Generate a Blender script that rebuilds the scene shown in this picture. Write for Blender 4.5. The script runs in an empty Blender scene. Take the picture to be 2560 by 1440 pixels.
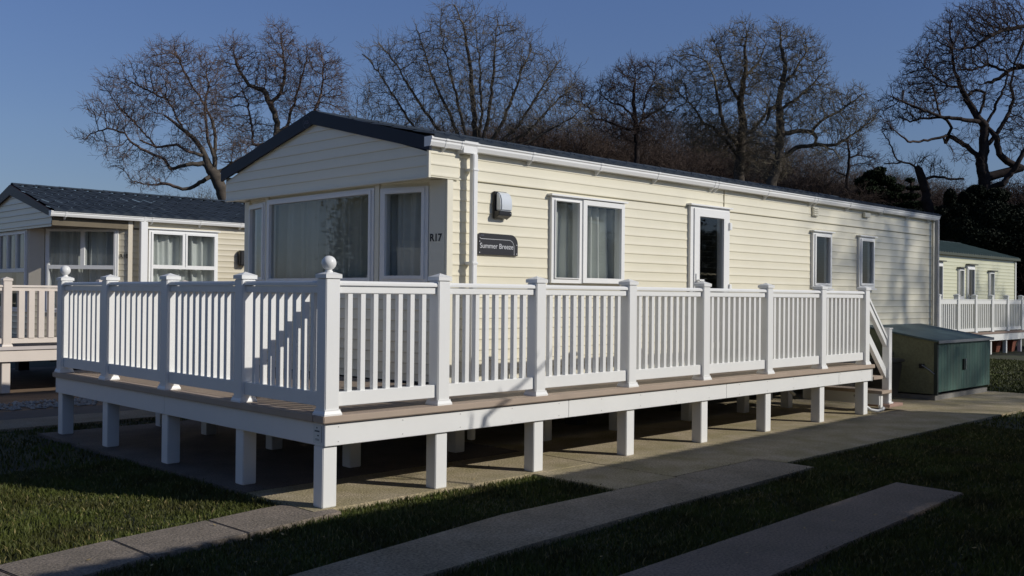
import bpy, bmesh, math, random
import numpy as np
from mathutils import Vector, Matrix
random.seed(7); RNG = np.random.default_rng(11)
S = bpy.context.scene
COL = S.collection
R = math.radians

# ------------------------------------------------------------------ camera
CF = 2460.2458
CC = np.array([-4.15906407, -6.11518313, 1.59646642])
FW = np.array([0.70582225, 0.70835435, 0.00700498])
RT = np.array([0.70829186, -0.70585472, 0.00957861])
UP = np.array([-0.01172955, 0.00179922, 0.99992959])
cam = bpy.data.cameras.new('camera'); co = bpy.data.objects.new('camera', cam); COL.objects.link(co)
cam.sensor_width = 36; cam.lens = CF / 2560 * 36; cam.clip_end = 3000; cam.clip_start = 0.05
co.matrix_world = Matrix(((RT[0], UP[0], -FW[0], CC[0]), (RT[1], UP[1], -FW[1], CC[1]), (RT[2], UP[2], -FW[2], CC[2]), (0, 0, 0, 1)))
S.camera = co
def at(px, py, d):
    return CC + (FW + RT * (px - 1280) / CF - UP * (py - 720) / CF) * d

# ------------------------------------------------------------------ light
AZ, EL = R(28), R(29.5)
SUN = np.array([math.sin(AZ) * math.cos(EL), -math.cos(AZ) * math.cos(EL), math.sin(EL)])
w = bpy.data.worlds.new('World'); S.world = w; w.use_nodes = True
nt = w.node_tree; bg = nt.nodes['Background']
sky = nt.nodes.new('ShaderNodeTexSky'); sky.sky_type = 'NISHITA'; sky.sun_disc = False
sky.sun_elevation = EL; sky.sun_rotation = math.pi - AZ
sky.air_density = 1.0; sky.dust_density = 0.15; sky.ozone_density = 4.0; sky.altitude = 600
tint = nt.nodes.new('ShaderNodeMix'); tint.data_type = 'RGBA'; tint.blend_type = 'MULTIPLY'; tint.inputs[0].default_value = 1
nt.links.new(sky.outputs[0], tint.inputs[6]); nt.links.new(tint.outputs[2], bg.inputs[0])
tg = nt.nodes.new('ShaderNodeTexCoord'); sx_ = nt.nodes.new('ShaderNodeSeparateXYZ'); cr = nt.nodes.new('ShaderNodeValToRGB')
nt.links.new(tg.outputs['Generated'], sx_.inputs[0]); nt.links.new(sx_.outputs[2], cr.inputs[0]); nt.links.new(cr.outputs[0], tint.inputs[7])
cr.color_ramp.elements[0].position = .0; cr.color_ramp.elements[0].color = (.70, .66, .74, 1)
cr.color_ramp.elements[1].position = .34; cr.color_ramp.elements[1].color = (1.26, 1.23, 1.48, 1)
kk = cr.color_ramp.elements.new(.15); kk.color = (1.06, 1.0, 1.10, 1)
k2 = cr.color_ramp.elements.new(.60); k2.color = (.95, .92, .98, 1); bg.inputs[1].default_value = 0.062
sl = bpy.data.lights.new('sun', 'SUN'); sl.energy = 3.3; sl.angle = R(0.53); sl.color = (1.0, .955, .88)
so = bpy.data.objects.new('sun', sl); COL.objects.link(so)
so.rotation_euler = Vector(-SUN).to_track_quat('-Z', 'Y').to_euler()
S.view_settings.view_transform = 'Standard'; S.view_settings.look = 'None'
S.view_settings.exposure = 0; S.view_settings.gamma = 1

# ------------------------------------------------------------------ materials
MATS = {}
def mat(name, col, rough=.6, var=.0, scale=3., metallic=0., bump=0., bscale=60., spec=.5, col2=None, stretch=(1, 1, 1), fine=0.):
    if name in MATS: return MATS[name]
    m = bpy.data.materials.new(name); m.use_nodes = True; n = m.node_tree.nodes; l = m.node_tree.links
    b = n['Principled BSDF']; b.inputs['Roughness'].default_value = rough; b.inputs['Metallic'].default_value = metallic
    b.inputs['Specular IOR Level'].default_value = spec
    b.inputs['Base Color'].default_value = (*col, 1)
    tc = n.new('ShaderNodeTexCoord'); mp = n.new('ShaderNodeMapping'); mp.inputs['Scale'].default_value = stretch
    l.new(tc.outputs['Object'], mp.inputs[0])
    if var or col2:
        t = n.new('ShaderNodeTexNoise'); t.inputs['Scale'].default_value = scale; t.inputs['Detail'].default_value = 7; t.inputs['Roughness'].default_value = .62
        l.new(mp.outputs[0], t.inputs['Vector'])
        r = n.new('ShaderNodeValToRGB'); r.color_ramp.elements[0].position = .3; r.color_ramp.elements[1].position = .7
        c2 = col2 or tuple(c * (1 - var) for c in col); c1 = col if col2 else tuple(min(1, c * (1 + var * .6)) for c in col)
        r.color_ramp.elements[0].color = (*c2, 1); r.color_ramp.elements[1].color = (*c1, 1)
        l.new(t.outputs['Fac'], r.inputs[0]); out = r.outputs[0]
        if fine:
            t2 = n.new('ShaderNodeTexNoise'); t2.inputs['Scale'].default_value = bscale; t2.inputs['Detail'].default_value = 5; t2.inputs['Roughness'].default_value = .7
            l.new(mp.outputs[0], t2.inputs['Vector'])
            mr = n.new('ShaderNodeMapRange'); mr.inputs[1].default_value = .25; mr.inputs[2].default_value = .75
            mr.inputs[3].default_value = 1 - fine; mr.inputs[4].default_value = 1 + fine
            l.new(t2.outputs['Fac'], mr.inputs[0])
            mx = n.new('ShaderNodeMix'); mx.data_type = 'RGBA'; mx.blend_type = 'MULTIPLY'; mx.inputs[0].default_value = 1
            l.new(out, mx.inputs[6]); l.new(mr.outputs[0], mx.inputs[7]); out = mx.outputs[2]
        l.new(out, b.inputs['Base Color'])
    if bump:
        t = n.new('ShaderNodeTexNoise'); t.inputs['Scale'].default_value = bscale; t.inputs['Detail'].default_value = 4
        l.new(mp.outputs[0], t.inputs['Vector'])
        bp = n.new('ShaderNodeBump'); bp.inputs['Strength'].default_value = bump; bp.inputs['Distance'].default_value = .01
        l.new(t.outputs['Fac'], bp.inputs['Height']); l.new(bp.outputs[0], b.inputs['Normal'])
    MATS[name] = m; return m

def siding_mat(name, col, dirt, amt=.5):
    """cream vinyl shiplap: slight mottling, algae caught at each board edge (world-height stripes)"""
    m = mat(name, col, .27, .035, 1.4, bump=.04, bscale=25, spec=.6); n = m.node_tree.nodes; l = m.node_tree.links
    b = n['Principled BSDF']; src = b.inputs['Base Color'].links[0].from_socket
    at_ = n.new('ShaderNodeAttribute'); at_.attribute_name = 'groove'
    t = n.new('ShaderNodeTexNoise'); t.inputs['Scale'].default_value = 1.1; t.inputs['Detail'].default_value = 5
    tc = n.new('ShaderNodeTexCoord'); l.new(tc.outputs['Object'], t.inputs['Vector'])
    mr = n.new('ShaderNodeMapRange'); mr.inputs[1].default_value = .35; mr.inputs[2].default_value = .65; mr.inputs[3].default_value = amt * .35; mr.inputs[4].default_value = amt
    l.new(t.outputs['Fac'], mr.inputs[0])
    mu = n.new('ShaderNodeMath'); mu.operation = 'MULTIPLY'; l.new(at_.outputs['Fac'], mu.inputs[0]); l.new(mr.outputs[0], mu.inputs[1])
    mx = n.new('ShaderNodeMix'); mx.data_type = 'RGBA'; l.new(mu.outputs[0], mx.inputs[0]); l.new(src, mx.inputs[6]); mx.inputs[7].default_value = (*dirt, 1)
    l.new(mx.outputs[2], b.inputs['Base Color'])
    return m

def glass_mat():
    m = bpy.data.materials.new('window_glass'); m.use_nodes = True; n = m.node_tree.nodes; l = m.node_tree.links
    n.clear(); o = n.new('ShaderNodeOutputMaterial'); mx = n.new('ShaderNodeMixShader')
    tr = n.new('ShaderNodeBsdfTransparent'); tr.inputs[0].default_value = (.70, .72, .71, 1)
    gl = n.new('ShaderNodeBsdfGlossy'); gl.inputs['Roughness'].default_value = .015; gl.inputs[0].default_value = (.95, .97, 1, 1)
    fr = n.new('ShaderNodeFresnel'); ge = n.new('ShaderNodeNewGeometry'); mi = n.new('ShaderNodeMapRange'); mi.inputs[3].default_value = 1.6; mi.inputs[4].default_value = 1 / 1.6; l.new(ge.outputs['Backfacing'], mi.inputs[0]); l.new(mi.outputs[0], fr.inputs[0])
    tc = n.new('ShaderNodeTexCoord'); t = n.new('ShaderNodeTexNoise'); t.inputs['Scale'].default_value = 1.3
    bp = n.new('ShaderNodeBump'); bp.inputs['Strength'].default_value = .06; bp.inputs['Distance'].default_value = .02
    l.new(tc.outputs['Object'], t.inputs['Vector']); l.new(t.outputs['Fac'], bp.inputs['Height']); l.new(bp.outputs[0], gl.inputs['Normal'])
    l.new(fr.outputs[0], mx.inputs[0]); l.new(tr.outputs[0], mx.inputs[1]); l.new(gl.outputs[0], mx.inputs[2]); l.new(mx.outputs[0], o.inputs[0])
    return m
GLASS = glass_mat()
CREAM = siding_mat('cream_siding', (.82, .768, .605), (.50, .46, .27), .42)
CREAMTRIM = mat('cream_trim', (.79, .75, .61), .4, .03)
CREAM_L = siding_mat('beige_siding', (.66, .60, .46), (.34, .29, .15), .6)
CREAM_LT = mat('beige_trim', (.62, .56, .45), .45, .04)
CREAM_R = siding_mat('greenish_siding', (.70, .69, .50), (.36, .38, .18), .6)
WHITE = mat('white_upvc', (.83, .83, .81), .32, .02, 2, spec=.4)
WHITE_DECK = mat('white_deck_upvc', (.82, .82, .80), .36, .03, 2.5, bump=.04, bscale=120, spec=.35)
PINKW = mat('pinkish_upvc', (.73, .65, .57), .45, .05, 3)
WHITE_R = mat('far_white_upvc', (.74, .74, .70), .5, .04, 3)
NAVY = mat('navy_trim', (.012, .016, .028), .5, .15, 3, spec=.25)
BROWNTRIM = mat('dark_brown_trim', (.022, .014, .016), .5, .15, 3)
ROOF = mat('roof_slate', (.036, .048, .066), .75, .3, 2.2, spec=.12)
ROOFG = mat('roof_green', (.035, .06, .058), .55, .3, 2)
DECKB = mat('deck_board', (.30, .235, .18), .62, .25, 2.5, bump=.2, bscale=90, stretch=(1, 8, 8), fine=.15, spec=.3)
NOSE = mat('deck_nosing', (.42, .335, .265), .55, .10, 3, spec=.35)
BLACKP = mat('black_plastic', (.012, .012, .013), .35, .1, 3)
GREYP = mat('lamp_lens', (.62, .66, .70), .25, .02)
CURT = mat('curtain_cloth', (.80, .82, .79), .85, .04, 6)
CURTD = mat('curtain_net', (.62, .62, .55), .9, .06, 6)
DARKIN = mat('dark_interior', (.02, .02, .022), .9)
CHASS = mat('chassis_metal', (.025, .024, .023), .7, .3, 6)
GALV = mat('galvanised', (.5, .5, .5), .35, .15, 8, metallic=.8)
SHEDG = mat('shed_green', (.058, .135, .105), .6, .0, 1.6, col2=(.07, .11, .085), stretch=(5, 5, .7), fine=.2, bscale=40)
SHEDS = mat('shed_side', (.16, .165, .095), .75, .25, 3, fine=.3, bscale=30)
SHEDR = mat('shed_roof', (.06, .098, .10), .6, .3, 4, fine=.2, bscale=60)
TERRA = mat('terracotta', (.30, .10, .055), .8, .2, 6)
PIPEW = mat('pipe_grey', (.55, .56, .56), .35, .08, 5)
SILV = mat('silver_letter', (.62, .63, .65), .4)
DULL = mat('dull_emboss', (.10, .11, .15), .5)

# ------------------------------------------------------------------ object helpers
def tag(o, label=None, cat=None, group=None, kind=None):
    if label: o['label'] = label
    if cat: o['category'] = cat
    if group: o['group'] = group
    if kind: o['kind'] = kind
    return o
ORG = {}; MCOPY = {}
def thing(name, loc, label, cat, group=None):
    o = bpy.data.objects.new(name, None); COL.objects.link(o); o.location = loc; o.empty_display_size = .2
    ORG[o] = Vector(loc); return tag(o, label, cat, group)
def link(name, me, m, parent=None, loc=None):
    """loc = world position of the mesh's own origin"""
    if m is not None:
        if not me.materials: me.materials.append(m)
        elif me.materials[0] is not m:
            key = (me.name, m.name)
            if key not in MCOPY:
                MCOPY[key] = me.copy(); MCOPY[key].materials.clear(); MCOPY[key].materials.append(m)
            me = MCOPY[key]
    o = bpy.data.objects.new(name, me); COL.objects.link(o)
    w_ = Vector(loc) if loc is not None else Vector((0, 0, 0))
    if parent is not None:
        o.parent = parent; o.location = w_ - ORG[parent]
    else: o.location = w_
    ORG[o] = w_; return o

class MB:
    def __init__(s): s.v = []; s.f = []
    def quad(s, a, b, c, d):
        i = len(s.v); s.v += [tuple(a), tuple(b), tuple(c), tuple(d)]; s.f.append((i, i + 1, i + 2, i + 3))
    def box(s, x0, x1, y0, y1, z0, z1):
        i = len(s.v)
        s.v += [(x, y, z) for z in (z0, z1) for y in (y0, y1) for x in (x0, x1)]
        for f in ((0, 2, 3, 1), (4, 5, 7, 6), (0, 1, 5, 4), (2, 6, 7, 3), (0, 4, 6, 2), (1, 3, 7, 5)): s.f.append(tuple(i + k for k in f))
        return s
    def obox(s, c, ax, hx, hy, hz):
        """box centred c, local x axis = unit 2D direction ax"""
        c = np.array(c, float); X = np.array([ax[0], ax[1], 0]); Y = np.array([-ax[1], ax[0], 0]); Z = np.array([0, 0, 1.]); i = len(s.v)
        for sz in (-1, 1):
            for sy in (-1, 1):
                for sx in (-1, 1): s.v.append(tuple(c + X * hx * sx + Y * hy * sy + Z * hz * sz))
        for f in ((0, 2, 3, 1), (4, 5, 7, 6), (0, 1, 5, 4), (2, 6, 7, 3), (0, 4, 6, 2), (1, 3, 7, 5)): s.f.append(tuple(i + k for k in f))
        return s
    def prism(s, prof, fn0, fn1, caps=True):
        """loft closed profile between two placing functions"""
        n = len(prof); i = len(s.v); s.v += [tuple(fn0(p)) for p in prof] + [tuple(fn1(p)) for p in prof]
        for k in range(n): s.f.append((i + k, i + (k + 1) % n, i + n + (k + 1) % n, i + n + k))
        if caps: s.f.append(tuple(i + k for k in range(n))[::-1]); s.f.append(tuple(i + n + k for k in range(n)))
        return s
    def tube(s, pts, rad, n=10, caps=True):
        pts = [Vector(p) for p in pts]; rs = rad if isinstance(rad, (list, tuple)) else [rad] * len(pts); base = len(s.v)
        prev = None
        for k, p in enumerate(pts):
            d = (pts[min(k + 1, len(pts) - 1)] - pts[max(k - 1, 0)]).normalized()
            a = d.cross(Vector((0, 0, 1))) if prev is None else prev - d * prev.dot(d)
            if a.length < 1e-4: a = d.cross(Vector((1, 0, 0)))
            a.normalize(); prev = a; b = d.cross(a)
            for j in range(n):
                t = 2 * math.pi * j / n; s.v.append(tuple(p + (a * math.cos(t) + b * math.sin(t)) * rs[k]))
        for k in range(len(pts) - 1):
            for j in range(n):
                s.f.append((base + k * n + j, base + k * n + (j + 1) % n, base + (k + 1) * n + (j + 1) % n, base + (k + 1) * n + j))
        if caps:
            s.f.append(tuple(base + j for j in range(n))[::-1]); s.f.append(tuple(base + (len(pts) - 1) * n + j for j in range(n)))
        return s
    def lathe(s, c, prof, n=24):
        base = len(s.v)
        for r, z in prof:
            for j in range(n): t = 2 * math.pi * j / n; s.v.append((c[0] + r * math.cos(t), c[1] + r * math.sin(t), c[2] + z))
        for k in range(len(prof) - 1):
            for j in range(n): s.f.append((base + k * n + j, base + k * n + (j + 1) % n, base + (k + 1) * n + (j + 1) % n, base + (k + 1) * n + j))
        s.f.append(tuple(base + j for j in range(n))[::-1]); s.f.append(tuple(base + (len(prof) - 1) * n + j for j in range(n)))
        return s
    def mesh(s, name, smooth=False, fix=False):
        me = bpy.data.meshes.new(name); me.from_pydata(s.v, [], s.f)
        if fix:
            bm = bmesh.new(); bm.from_mesh(me); bmesh.ops.recalc_face_normals(bm, faces=bm.faces); bm.to_mesh(me); bm.free()
        if smooth: me.polygons.foreach_set('use_smooth', [True] * len(me.polygons))
        return me
    def build(s, name, m, parent=None, smooth=False, bevel=0, loc=None, auto=False):
        me = s.mesh(name, smooth, fix=True)
        if bevel:
            bm = bmesh.new(); bm.from_mesh(me); bmesh.ops.remove_doubles(bm, verts=bm.verts, dist=1e-5)
            bmesh.ops.bevel(bm, geom=[e for e in bm.edges if len(e.link_faces) == 2 and e.calc_face_angle(0) > .5], offset=bevel, segments=2, affect='EDGES', clamp_overlap=True)
            bm.to_mesh(me); bm.free()
        if auto:
            me.polygons.foreach_set('use_smooth', [True] * len(me.polygons))
            try: me.set_sharp_from_angle(angle=R(35))
            except Exception: pass
        return link(name, me, m, parent, loc)

def text_mesh(txt, size, depth=.001, off=.0):
    cu = bpy.data.curves.new('t', 'FONT'); cu.body = txt; cu.offset = off * size; cu.size = size; cu.extrude = depth
    o = bpy.data.objects.new('t', cu); COL.objects.link(o)
    bpy.context.view_layer.update()
    me = bpy.data.meshes.new_from_object(o.evaluated_get(bpy.context.evaluated_depsgraph_get()))
    bpy.data.objects.remove(o); me.materials.clear(); return me
def put_text(name, txt, m, parent, org, ux, size, width=None, bold=0):
    """text lying in the vertical plane through org with baseline direction ux; reads left->right along ux"""
    me = text_mesh(txt, size, off=bold)
    co_ = np.empty(len(me.vertices) * 3); me.vertices.foreach_get('co', co_); co_ = co_.reshape(-1, 3)
    w0 = co_[:, 0].max() - co_[:, 0].min(); sx = (width / w0) if width else 1
    U = np.array([ux[0], ux[1], 0.]); Z = np.array([0, 0, 1.]); N = np.cross(U, Z)
    P = np.outer((co_[:, 0] - co_[:, 0].min()) * sx, U) + np.outer(co_[:, 1], Z) + np.outer(co_[:, 2], N)
    me.vertices.foreach_set('co', P.ravel()); me.update()
    return link(name, me, m, parent, org)

PITCH = .1095
def siding(name, m, parent, A, B, z0, z1, holes=(), ulim=None, joint=None, phase=0.):
    """shiplap wall from A to B (plan); outward normal on the right of A->B. holes: (u0,u1,z0,z1)"""
    A = np.array(A, float); B = np.array(B, float); Ln = np.linalg.norm(B - A); U = (B - A) / Ln; N = np.array([U[1], -U[0]])
    rows = [0, .05, .1, .17, .25, .33, .42, .6, .93, 1]; prof_ = [-.0006, .0040, .0058, .0056, .0047, .0036, .0028, .0021, .0015, .0012]
    def off(t): return float(np.interp(t, rows, prof_))
    v = []; f = []; g = []
    k0 = int(math.floor((z0 - phase) / PITCH)); k1 = int(math.ceil((z1 - phase) / PITCH))
    for k in range(k0, k1):
        for a, b in zip(rows[:-1], rows[1:]):
            za, zb = phase + (k + a) * PITCH, phase + (k + b) * PITCH
            oa, ob = off(a), off(b); ga, gb = (1. if a in (0, 1) else (.35 if a in (.05,) else 0)), (1. if b in (0, 1) else (.5 if b == .93 else 0))
            
            if zb <= z0 or za >= z1: continue
            za2, zb2 = max(za, z0), min(zb, z1); zm = (za2 + zb2) / 2
            la, ra = (0, Ln) if ulim is None else ulim(za2)
            lb, rb = (0, Ln) if ulim is None else ulim(zb2)
            if ra - la < .01 and rb - lb < .01: continue
            cuts = sorted([h for h in holes if h[2] < zm < h[3]]); segs = []; ca, cb = la, lb
            for h in cuts:
                if h[0] > ca + 1e-4: segs.append((ca, h[0], cb, h[0]))
                ca = cb = h[1]
            segs.append((ca, ra, cb, rb))
            for (p, q, r_, s_) in segs:
                if q - p < 1e-4 and s_ - r_ < 1e-4: continue
                i = len(v)
                for (u, z, o_) in ((p, za2, oa), (q, za2, oa), (s_, zb2, ob), (r_, zb2, ob)):
                    x, y = A + U * u + N * o_; v.append((x, y, z))
                g += [ga, ga, gb, gb]; f.append((i, i + 1, i + 2, i + 3))
    me = bpy.data.meshes.new(name); me.from_pydata(v, [], f)
    at_ = me.attributes.new('groove', 'FLOAT', 'POINT'); at_.data.foreach_set('value', g)
    return link(name, me, m, parent)

def curtain(parent, A, U, N, u0, u1, z0, z1, m, depth=.08, waves=None, seed=0, gather=1.):
    """hanging folded cloth in the plane through A"""
    rn = random.Random(seed); Ln = u1 - u0; n = max(30, int(Ln * 130)); v = []; f = []
    fr = [(rn.uniform(.3, .6), rn.uniform(12, 20) * gather, rn.uniform(0, 6)), (rn.uniform(.6, .9), rn.uniform(30, 42) * gather, rn.uniform(0, 6)), (.45, rn.uniform(60, 80), rn.uniform(0, 6))]
    H = 5
    for j in range(H + 1):
        z = z0 + (z1 - z0) * j / H
        for i in range(n + 1):
            u = u0 + Ln * i / n; amp = 1 - .25 * j / H
            uu = Ln * i / n; d = sum(a * math.sin(w_ * (uu + .006 * j * math.sin(uu * 7 + seed)) + ph) for a, w_, ph in fr) * .62 * depth * amp
            p = np.array([A[0], A[1]]) + np.array(U) * u + np.array(N) * d; v.append((p[0], p[1], z))
    for j in range(H):
        for i in range(n): a = j * (n + 1) + i; f.append((a, a + 1, a + n + 2, a + n + 1))
    me = bpy.data.meshes.new('curtain'); me.from_pydata(v, [], f); me.polygons.foreach_set('use_smooth', [True] * len(f))
    return link('curtain', me, m, parent)

def window(parent, A, U, N, u0, u1, z0, z1, panes, fm=None, fw=.055, proud=.045, cap=True, curt=None, name='window', seed=0, cd=.15, sashes=None, backing=True):
    """frame box with panes [(u0,u1,z0,z1)]; A plan origin on wall face, U along wall, N outward"""
    fm = fm or WHITE; A = np.array(A, float); U = np.array(U, float); N = np.array(N, float)
    def bx(mb, a, b, c, d, n0, n1):
        ctr = A + U * (a + b) / 2 + N * (n0 + n1) / 2; mb.obox((ctr[0], ctr[1], (c + d) / 2), U, (b - a) / 2, (n1 - n0) / 2, (d - c) / 2)
    fr = MB()
    # frame = outer rect minus panes, split on pane edges
    us = sorted({u0, u1, *[p[0] for p in panes], *[p[1] for p in panes]}); zs = sorted({z0, z1, *[p[2] for p in panes], *[p[3] for p in panes]})
    for i in range(len(us) - 1):
        run = None
        for j in range(len(zs) - 1):
            um, zm = (us[i] + us[i + 1]) / 2, (zs[j] + zs[j + 1]) / 2
            ins = any(p[0] < um < p[1] and p[2] < zm < p[3] for p in panes)
            if not ins:
                if run is None: run = zs[j]
            if ins or j == len(zs) - 2:
                if run is not None:
                    bx(fr, us[i], us[i + 1], run, zs[j] if ins else zs[j + 1], -.05, proud); run = None
    w_ = fr.build(name, fm, parent)
    if cap:
        c = MB(); bx(c, u0 - .035, u1 + .035, z1 + .002, z1 + .022, -.01, proud + .035); c.build('drip_cap', fm, w_)
    sh = MB()
    for s_ in (sashes or [(p[0] - .035, p[1] + .035, p[2] - .035, p[3] + .035, p) for p in panes]):
        a, b, c_, d, p = s_
        for q in ((a, p[0], c_, d), (p[1], b, c_, d), (p[0], p[1], c_, p[2]), (p[0], p[1], p[3], d)): bx(sh, *q, proud + .001, proud + .016)
    sh.build('sash', fm, w_)
    for k, p in enumerate(panes):
        g = MB(); c0 = A + U * p[0] + N * (proud - .02); c1 = A + U * p[1] + N * (proud - .02)
        g.quad((*c0, p[2]), (*c1, p[2]), (*c1, p[3]), (*c0, p[3])); link('pane', g.mesh('pane'), GLASS, w_)
    if curt:
        for (a, b, c_, d, m, sd) in curt: curtain(w_, A - N * cd, U, N, a, b, c_, d, m, seed=sd)
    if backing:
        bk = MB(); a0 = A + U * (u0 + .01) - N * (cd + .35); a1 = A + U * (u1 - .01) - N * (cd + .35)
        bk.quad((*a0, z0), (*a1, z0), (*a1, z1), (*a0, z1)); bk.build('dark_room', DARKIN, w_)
    return w_

def gutter(parent, x0, x1, y, z, m, joints, back=.115):
    """ogee gutter along X; y = front lip plane, z = top"""
    prof = [(0, 0), (0, -.02), (.012, -.032), (.012, -.05), (.03, -.088), (back, -.088), (back, 0), (back - .006, 0), (back - .006, -.08), (.034, -.08), (.018, -.05), (.018, -.034), (.006, -.02), (.006, 0)]
    mb = MB(); mb.prism(prof, lambda p: (x0, y + p[0], z + p[1]), lambda p: (x1, y + p[0], z + p[1]))
    g = mb.build('gutter', m, parent)
    out = [(-.004, .004), (-.004, -.022), (.008, -.035), (.008, -.052), (.027, -.093), (back, -.093), (back, .004)]
    e = MB(); e.prism(out, lambda p: (x0 - .004, y + p[0], z + p[1]), lambda p: (x0 + .004, y + p[0], z + p[1]))
    e.prism(out, lambda p: (x1 - .004, y + p[0], z + p[1]), lambda p: (x1 + .004, y + p[0], z + p[1])); e.build('end_cap', m, g)
    for xj in joints:
        b = MB(); b.prism(out, lambda p: (xj - .016, y + p[0], z + p[1]), lambda p: (xj + .016, y + p[0], z + p[1]))
        b.prism([(.03, -.09), (back, -.09), (back, -.135), (back - .02, -.135)], lambda p: (xj - .012, y + p[0], z + p[1]), lambda p: (xj + .012, y + p[0], z + p[1]))
        b.build('bracket', m, g)
    return g

def roof(parent, m, x0, x1, ye, ze, yr, zr, wave=.2, amp=.014, steps=.35, both=True, name='roof'):
    """metal pantile sheet: undulating across X, stepped down the slope"""
    v = []; f = []; nx = int((x1 - x0) / wave * 6); Ls = math.hypot(yr - ye, zr - ze); ns = max(1, int(Ls / steps))
    sides = [(ye, yr)] + ([(2 * yr - ye, yr)] if both else [])
    for (ya, yb) in sides:
        for k in range(ns):
            for e in (0, 1):
                t = (k + e) / ns; lift = .007 if e == 0 else 0
                for i in range(nx + 1):
                    x = x0 + (x1 - x0) * i / nx; ph = (x - x0) / wave * 2 * math.pi
                    dz = amp * (math.sin(ph) + .35 * math.sin(2 * ph)) + lift
                    v.append((x, ya + (yb - ya) * t, ze + (zr - ze) * t + dz))
            a0 = len(v) - 2 * (nx + 1)
            for i in range(nx): f.append((a0 + i, a0 + i + 1, a0 + nx + 2 + i, a0 + nx + 1 + i))
        # eave drop
        a0 = len(v)
        for i in range(nx + 1):
            x = x0 + (x1 - x0) * i / nx; ph = (x - x0) / wave * 2 * math.pi; dz = amp * (math.sin(ph) + .35 * math.sin(2 * ph)) + .012
            v.append((x, ya, ze + dz)); v.append((x, ya + (.001 if yb > ya else -.001), ze - .02))
        for i in range(nx): f.append((a0 + 2 * i, a0 + 2 * i + 1, a0 + 2 * i + 3, a0 + 2 * i + 2))
    me = bpy.data.meshes.new(name); me.from_pydata(v, [], f); me.polygons.foreach_set('use_smooth', [True] * len(f))
    r = link(name, me, m, parent)
    rc = MB(); yy = yr
    prof = [(math.cos(t) * .07, math.sin(t) * .045 - .01) for t in np.linspace(0, math.pi, 9)]
    nseg = int((x1 - x0) / .42)
    for i in range(nseg):
        a = x0 + (x1 - x0) * i / nseg; b = x0 + (x1 - x0) * (i + 1) / nseg
        rc.prism(prof, lambda p: (a, yy + p[0] * 1.12, zr + .006 + p[1] * .8), lambda p: (b, yy + p[0], zr + .004 + p[1] * .7))
    rc.build('ridge_cap', m, r)
    return r

def barge(parent, m, x0, x1, ye, ze, yr, zr, th=.155, eth=.135):
    mb = MB()
    for s_ in (1, -1):
        y0 = yr - s_ * (yr - ye)
        prof = [(y0, ze), (yr, zr), (yr, zr - th), (y0, ze - eth)]
        mb.prism(prof, lambda p: (x0, p[0], p[1]), lambda p: (x1, p[0], p[1]))
    return mb.build('barge_board', m, parent)

def chassis(parent, x0, x1, y0, y1, zb):
    mb = MB()
    mb.box(x0, x1, y0, y1, zb - .03, zb + .02)
    for yy in (y0 + .6, y1 - .6): mb.box(x0 + .1, x1 - .1, yy - .03, yy + .03, zb - .19, zb - .03)
    for k in range(6):
        x = x0 + .5 + (x1 - x0 - 1) * k / 5
        mb.box(x - .03, x + .03, y0 + .1, y1 - .1, zb - .1, zb - .031)
        for yy in (y0 + .6, y1 - .6): mb.box(x - .1, x + .1, yy - .1, yy + .1, .0, zb - .19)
    return mb.build('chassis', CHASS, parent)

# ================================================================== main caravan
C1 = thing('static_caravan', (8.2, 3.3, 0), 'long cream static caravan with navy gable, the biggest, in the centre', 'caravan', 'static caravans in the park')
WX0, WX1, WY0, WY1 = 2.37, 14.42, 1.37, 5.32
WT = 3.085
# side wall
win1 = (3.87, 5.15, 1.735, 2.705); door = (6.53, 7.45, .74, 2.79); w2 = (9.775, 10.385, 1.75, 2.615); w3 = (11.325, 11.89, 1.77, 2.615)
hole = lambda q, m=.03: (q[0] + m - WX0, q[1] - m - WX0, q[2] + m, q[3] - m)
siding('side_wall', CREAM, C1, (WX0, WY0), (WX1, WY0), .52, WT, [hole(win1), hole(door), hole(w2), hole(w3)], phase=2.766 - PITCH * 26)
# thin dark butt joint and vertical sheet joints
j = MB(); j.box(2.72, 6.5, WY0 - .0135, WY0 + .01, 2.763, 2.768); j.box(7.5, 14.1, WY0 - .0135, WY0 + .01, 2.763, 2.768)
j.box(7.36, 7.364, WY0 - .0142, WY0 + .01, 2.83, 3.05); j.build('sheet_joint', mat('joint_dark', (.22, .19, .10), .7), C1)
# other walls (far side, back)
o = siding('rear_wall', CREAM, C1, (WX1, WY0), (WX1, WY1), .52, WT + .0)
o = siding('far_side_wall', CREAM, C1, (WX1, WY1), (WX0, WY1), .52, WT)
rg = MB(); rg.v = [(WX1 - .01, WY0, WT), (WX1 - .01, WY1, WT), (WX1 - .01, 3.345, 3.62)]; rg.f = [(0, 1, 2)]; rg.build('rear_gable', CREAMTRIM, C1)
# front overhanging gable at X = 2.1
GX = 2.10; GY0, GY1 = 1.345, 5.345; GYR = 3.345
zr, ze = 3.655, 3.140
def glim(z):
    if z <= 3.0: return (0, GY1 - GY0)
    t = (z - 3.0) / (3.56 - 3.0); hw = (GY1 - GY0) / 2 * (1 - min(1, t)); return ((GY1 - GY0) / 2 - hw, (GY1 - GY0) / 2 + hw)
siding('gable_wall', CREAM, C1, (GX, GY1), (GX, GY0), 2.752, 3.56, ulim=glim, phase=2.752 - PITCH)
siding('gable_return', CREAM, C1, (GX, GY0), (2.50, GY0), 2.757, 3.06, phase=2.766 - PITCH)
siding('gable_return', CREAM, C1, (2.4, GY1), (GX, GY1), 2.757, 3.06)
t = MB(); t.box(GX - .016, GX + .012, GY0 - .018, GY0 + .015, 2.748, 3.045); t.box(GX - .017, GX + .014, GY0 + .016, GY1, 2.744, 2.762)
t.build('corner_trim', CREAMTRIM, C1)
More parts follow.
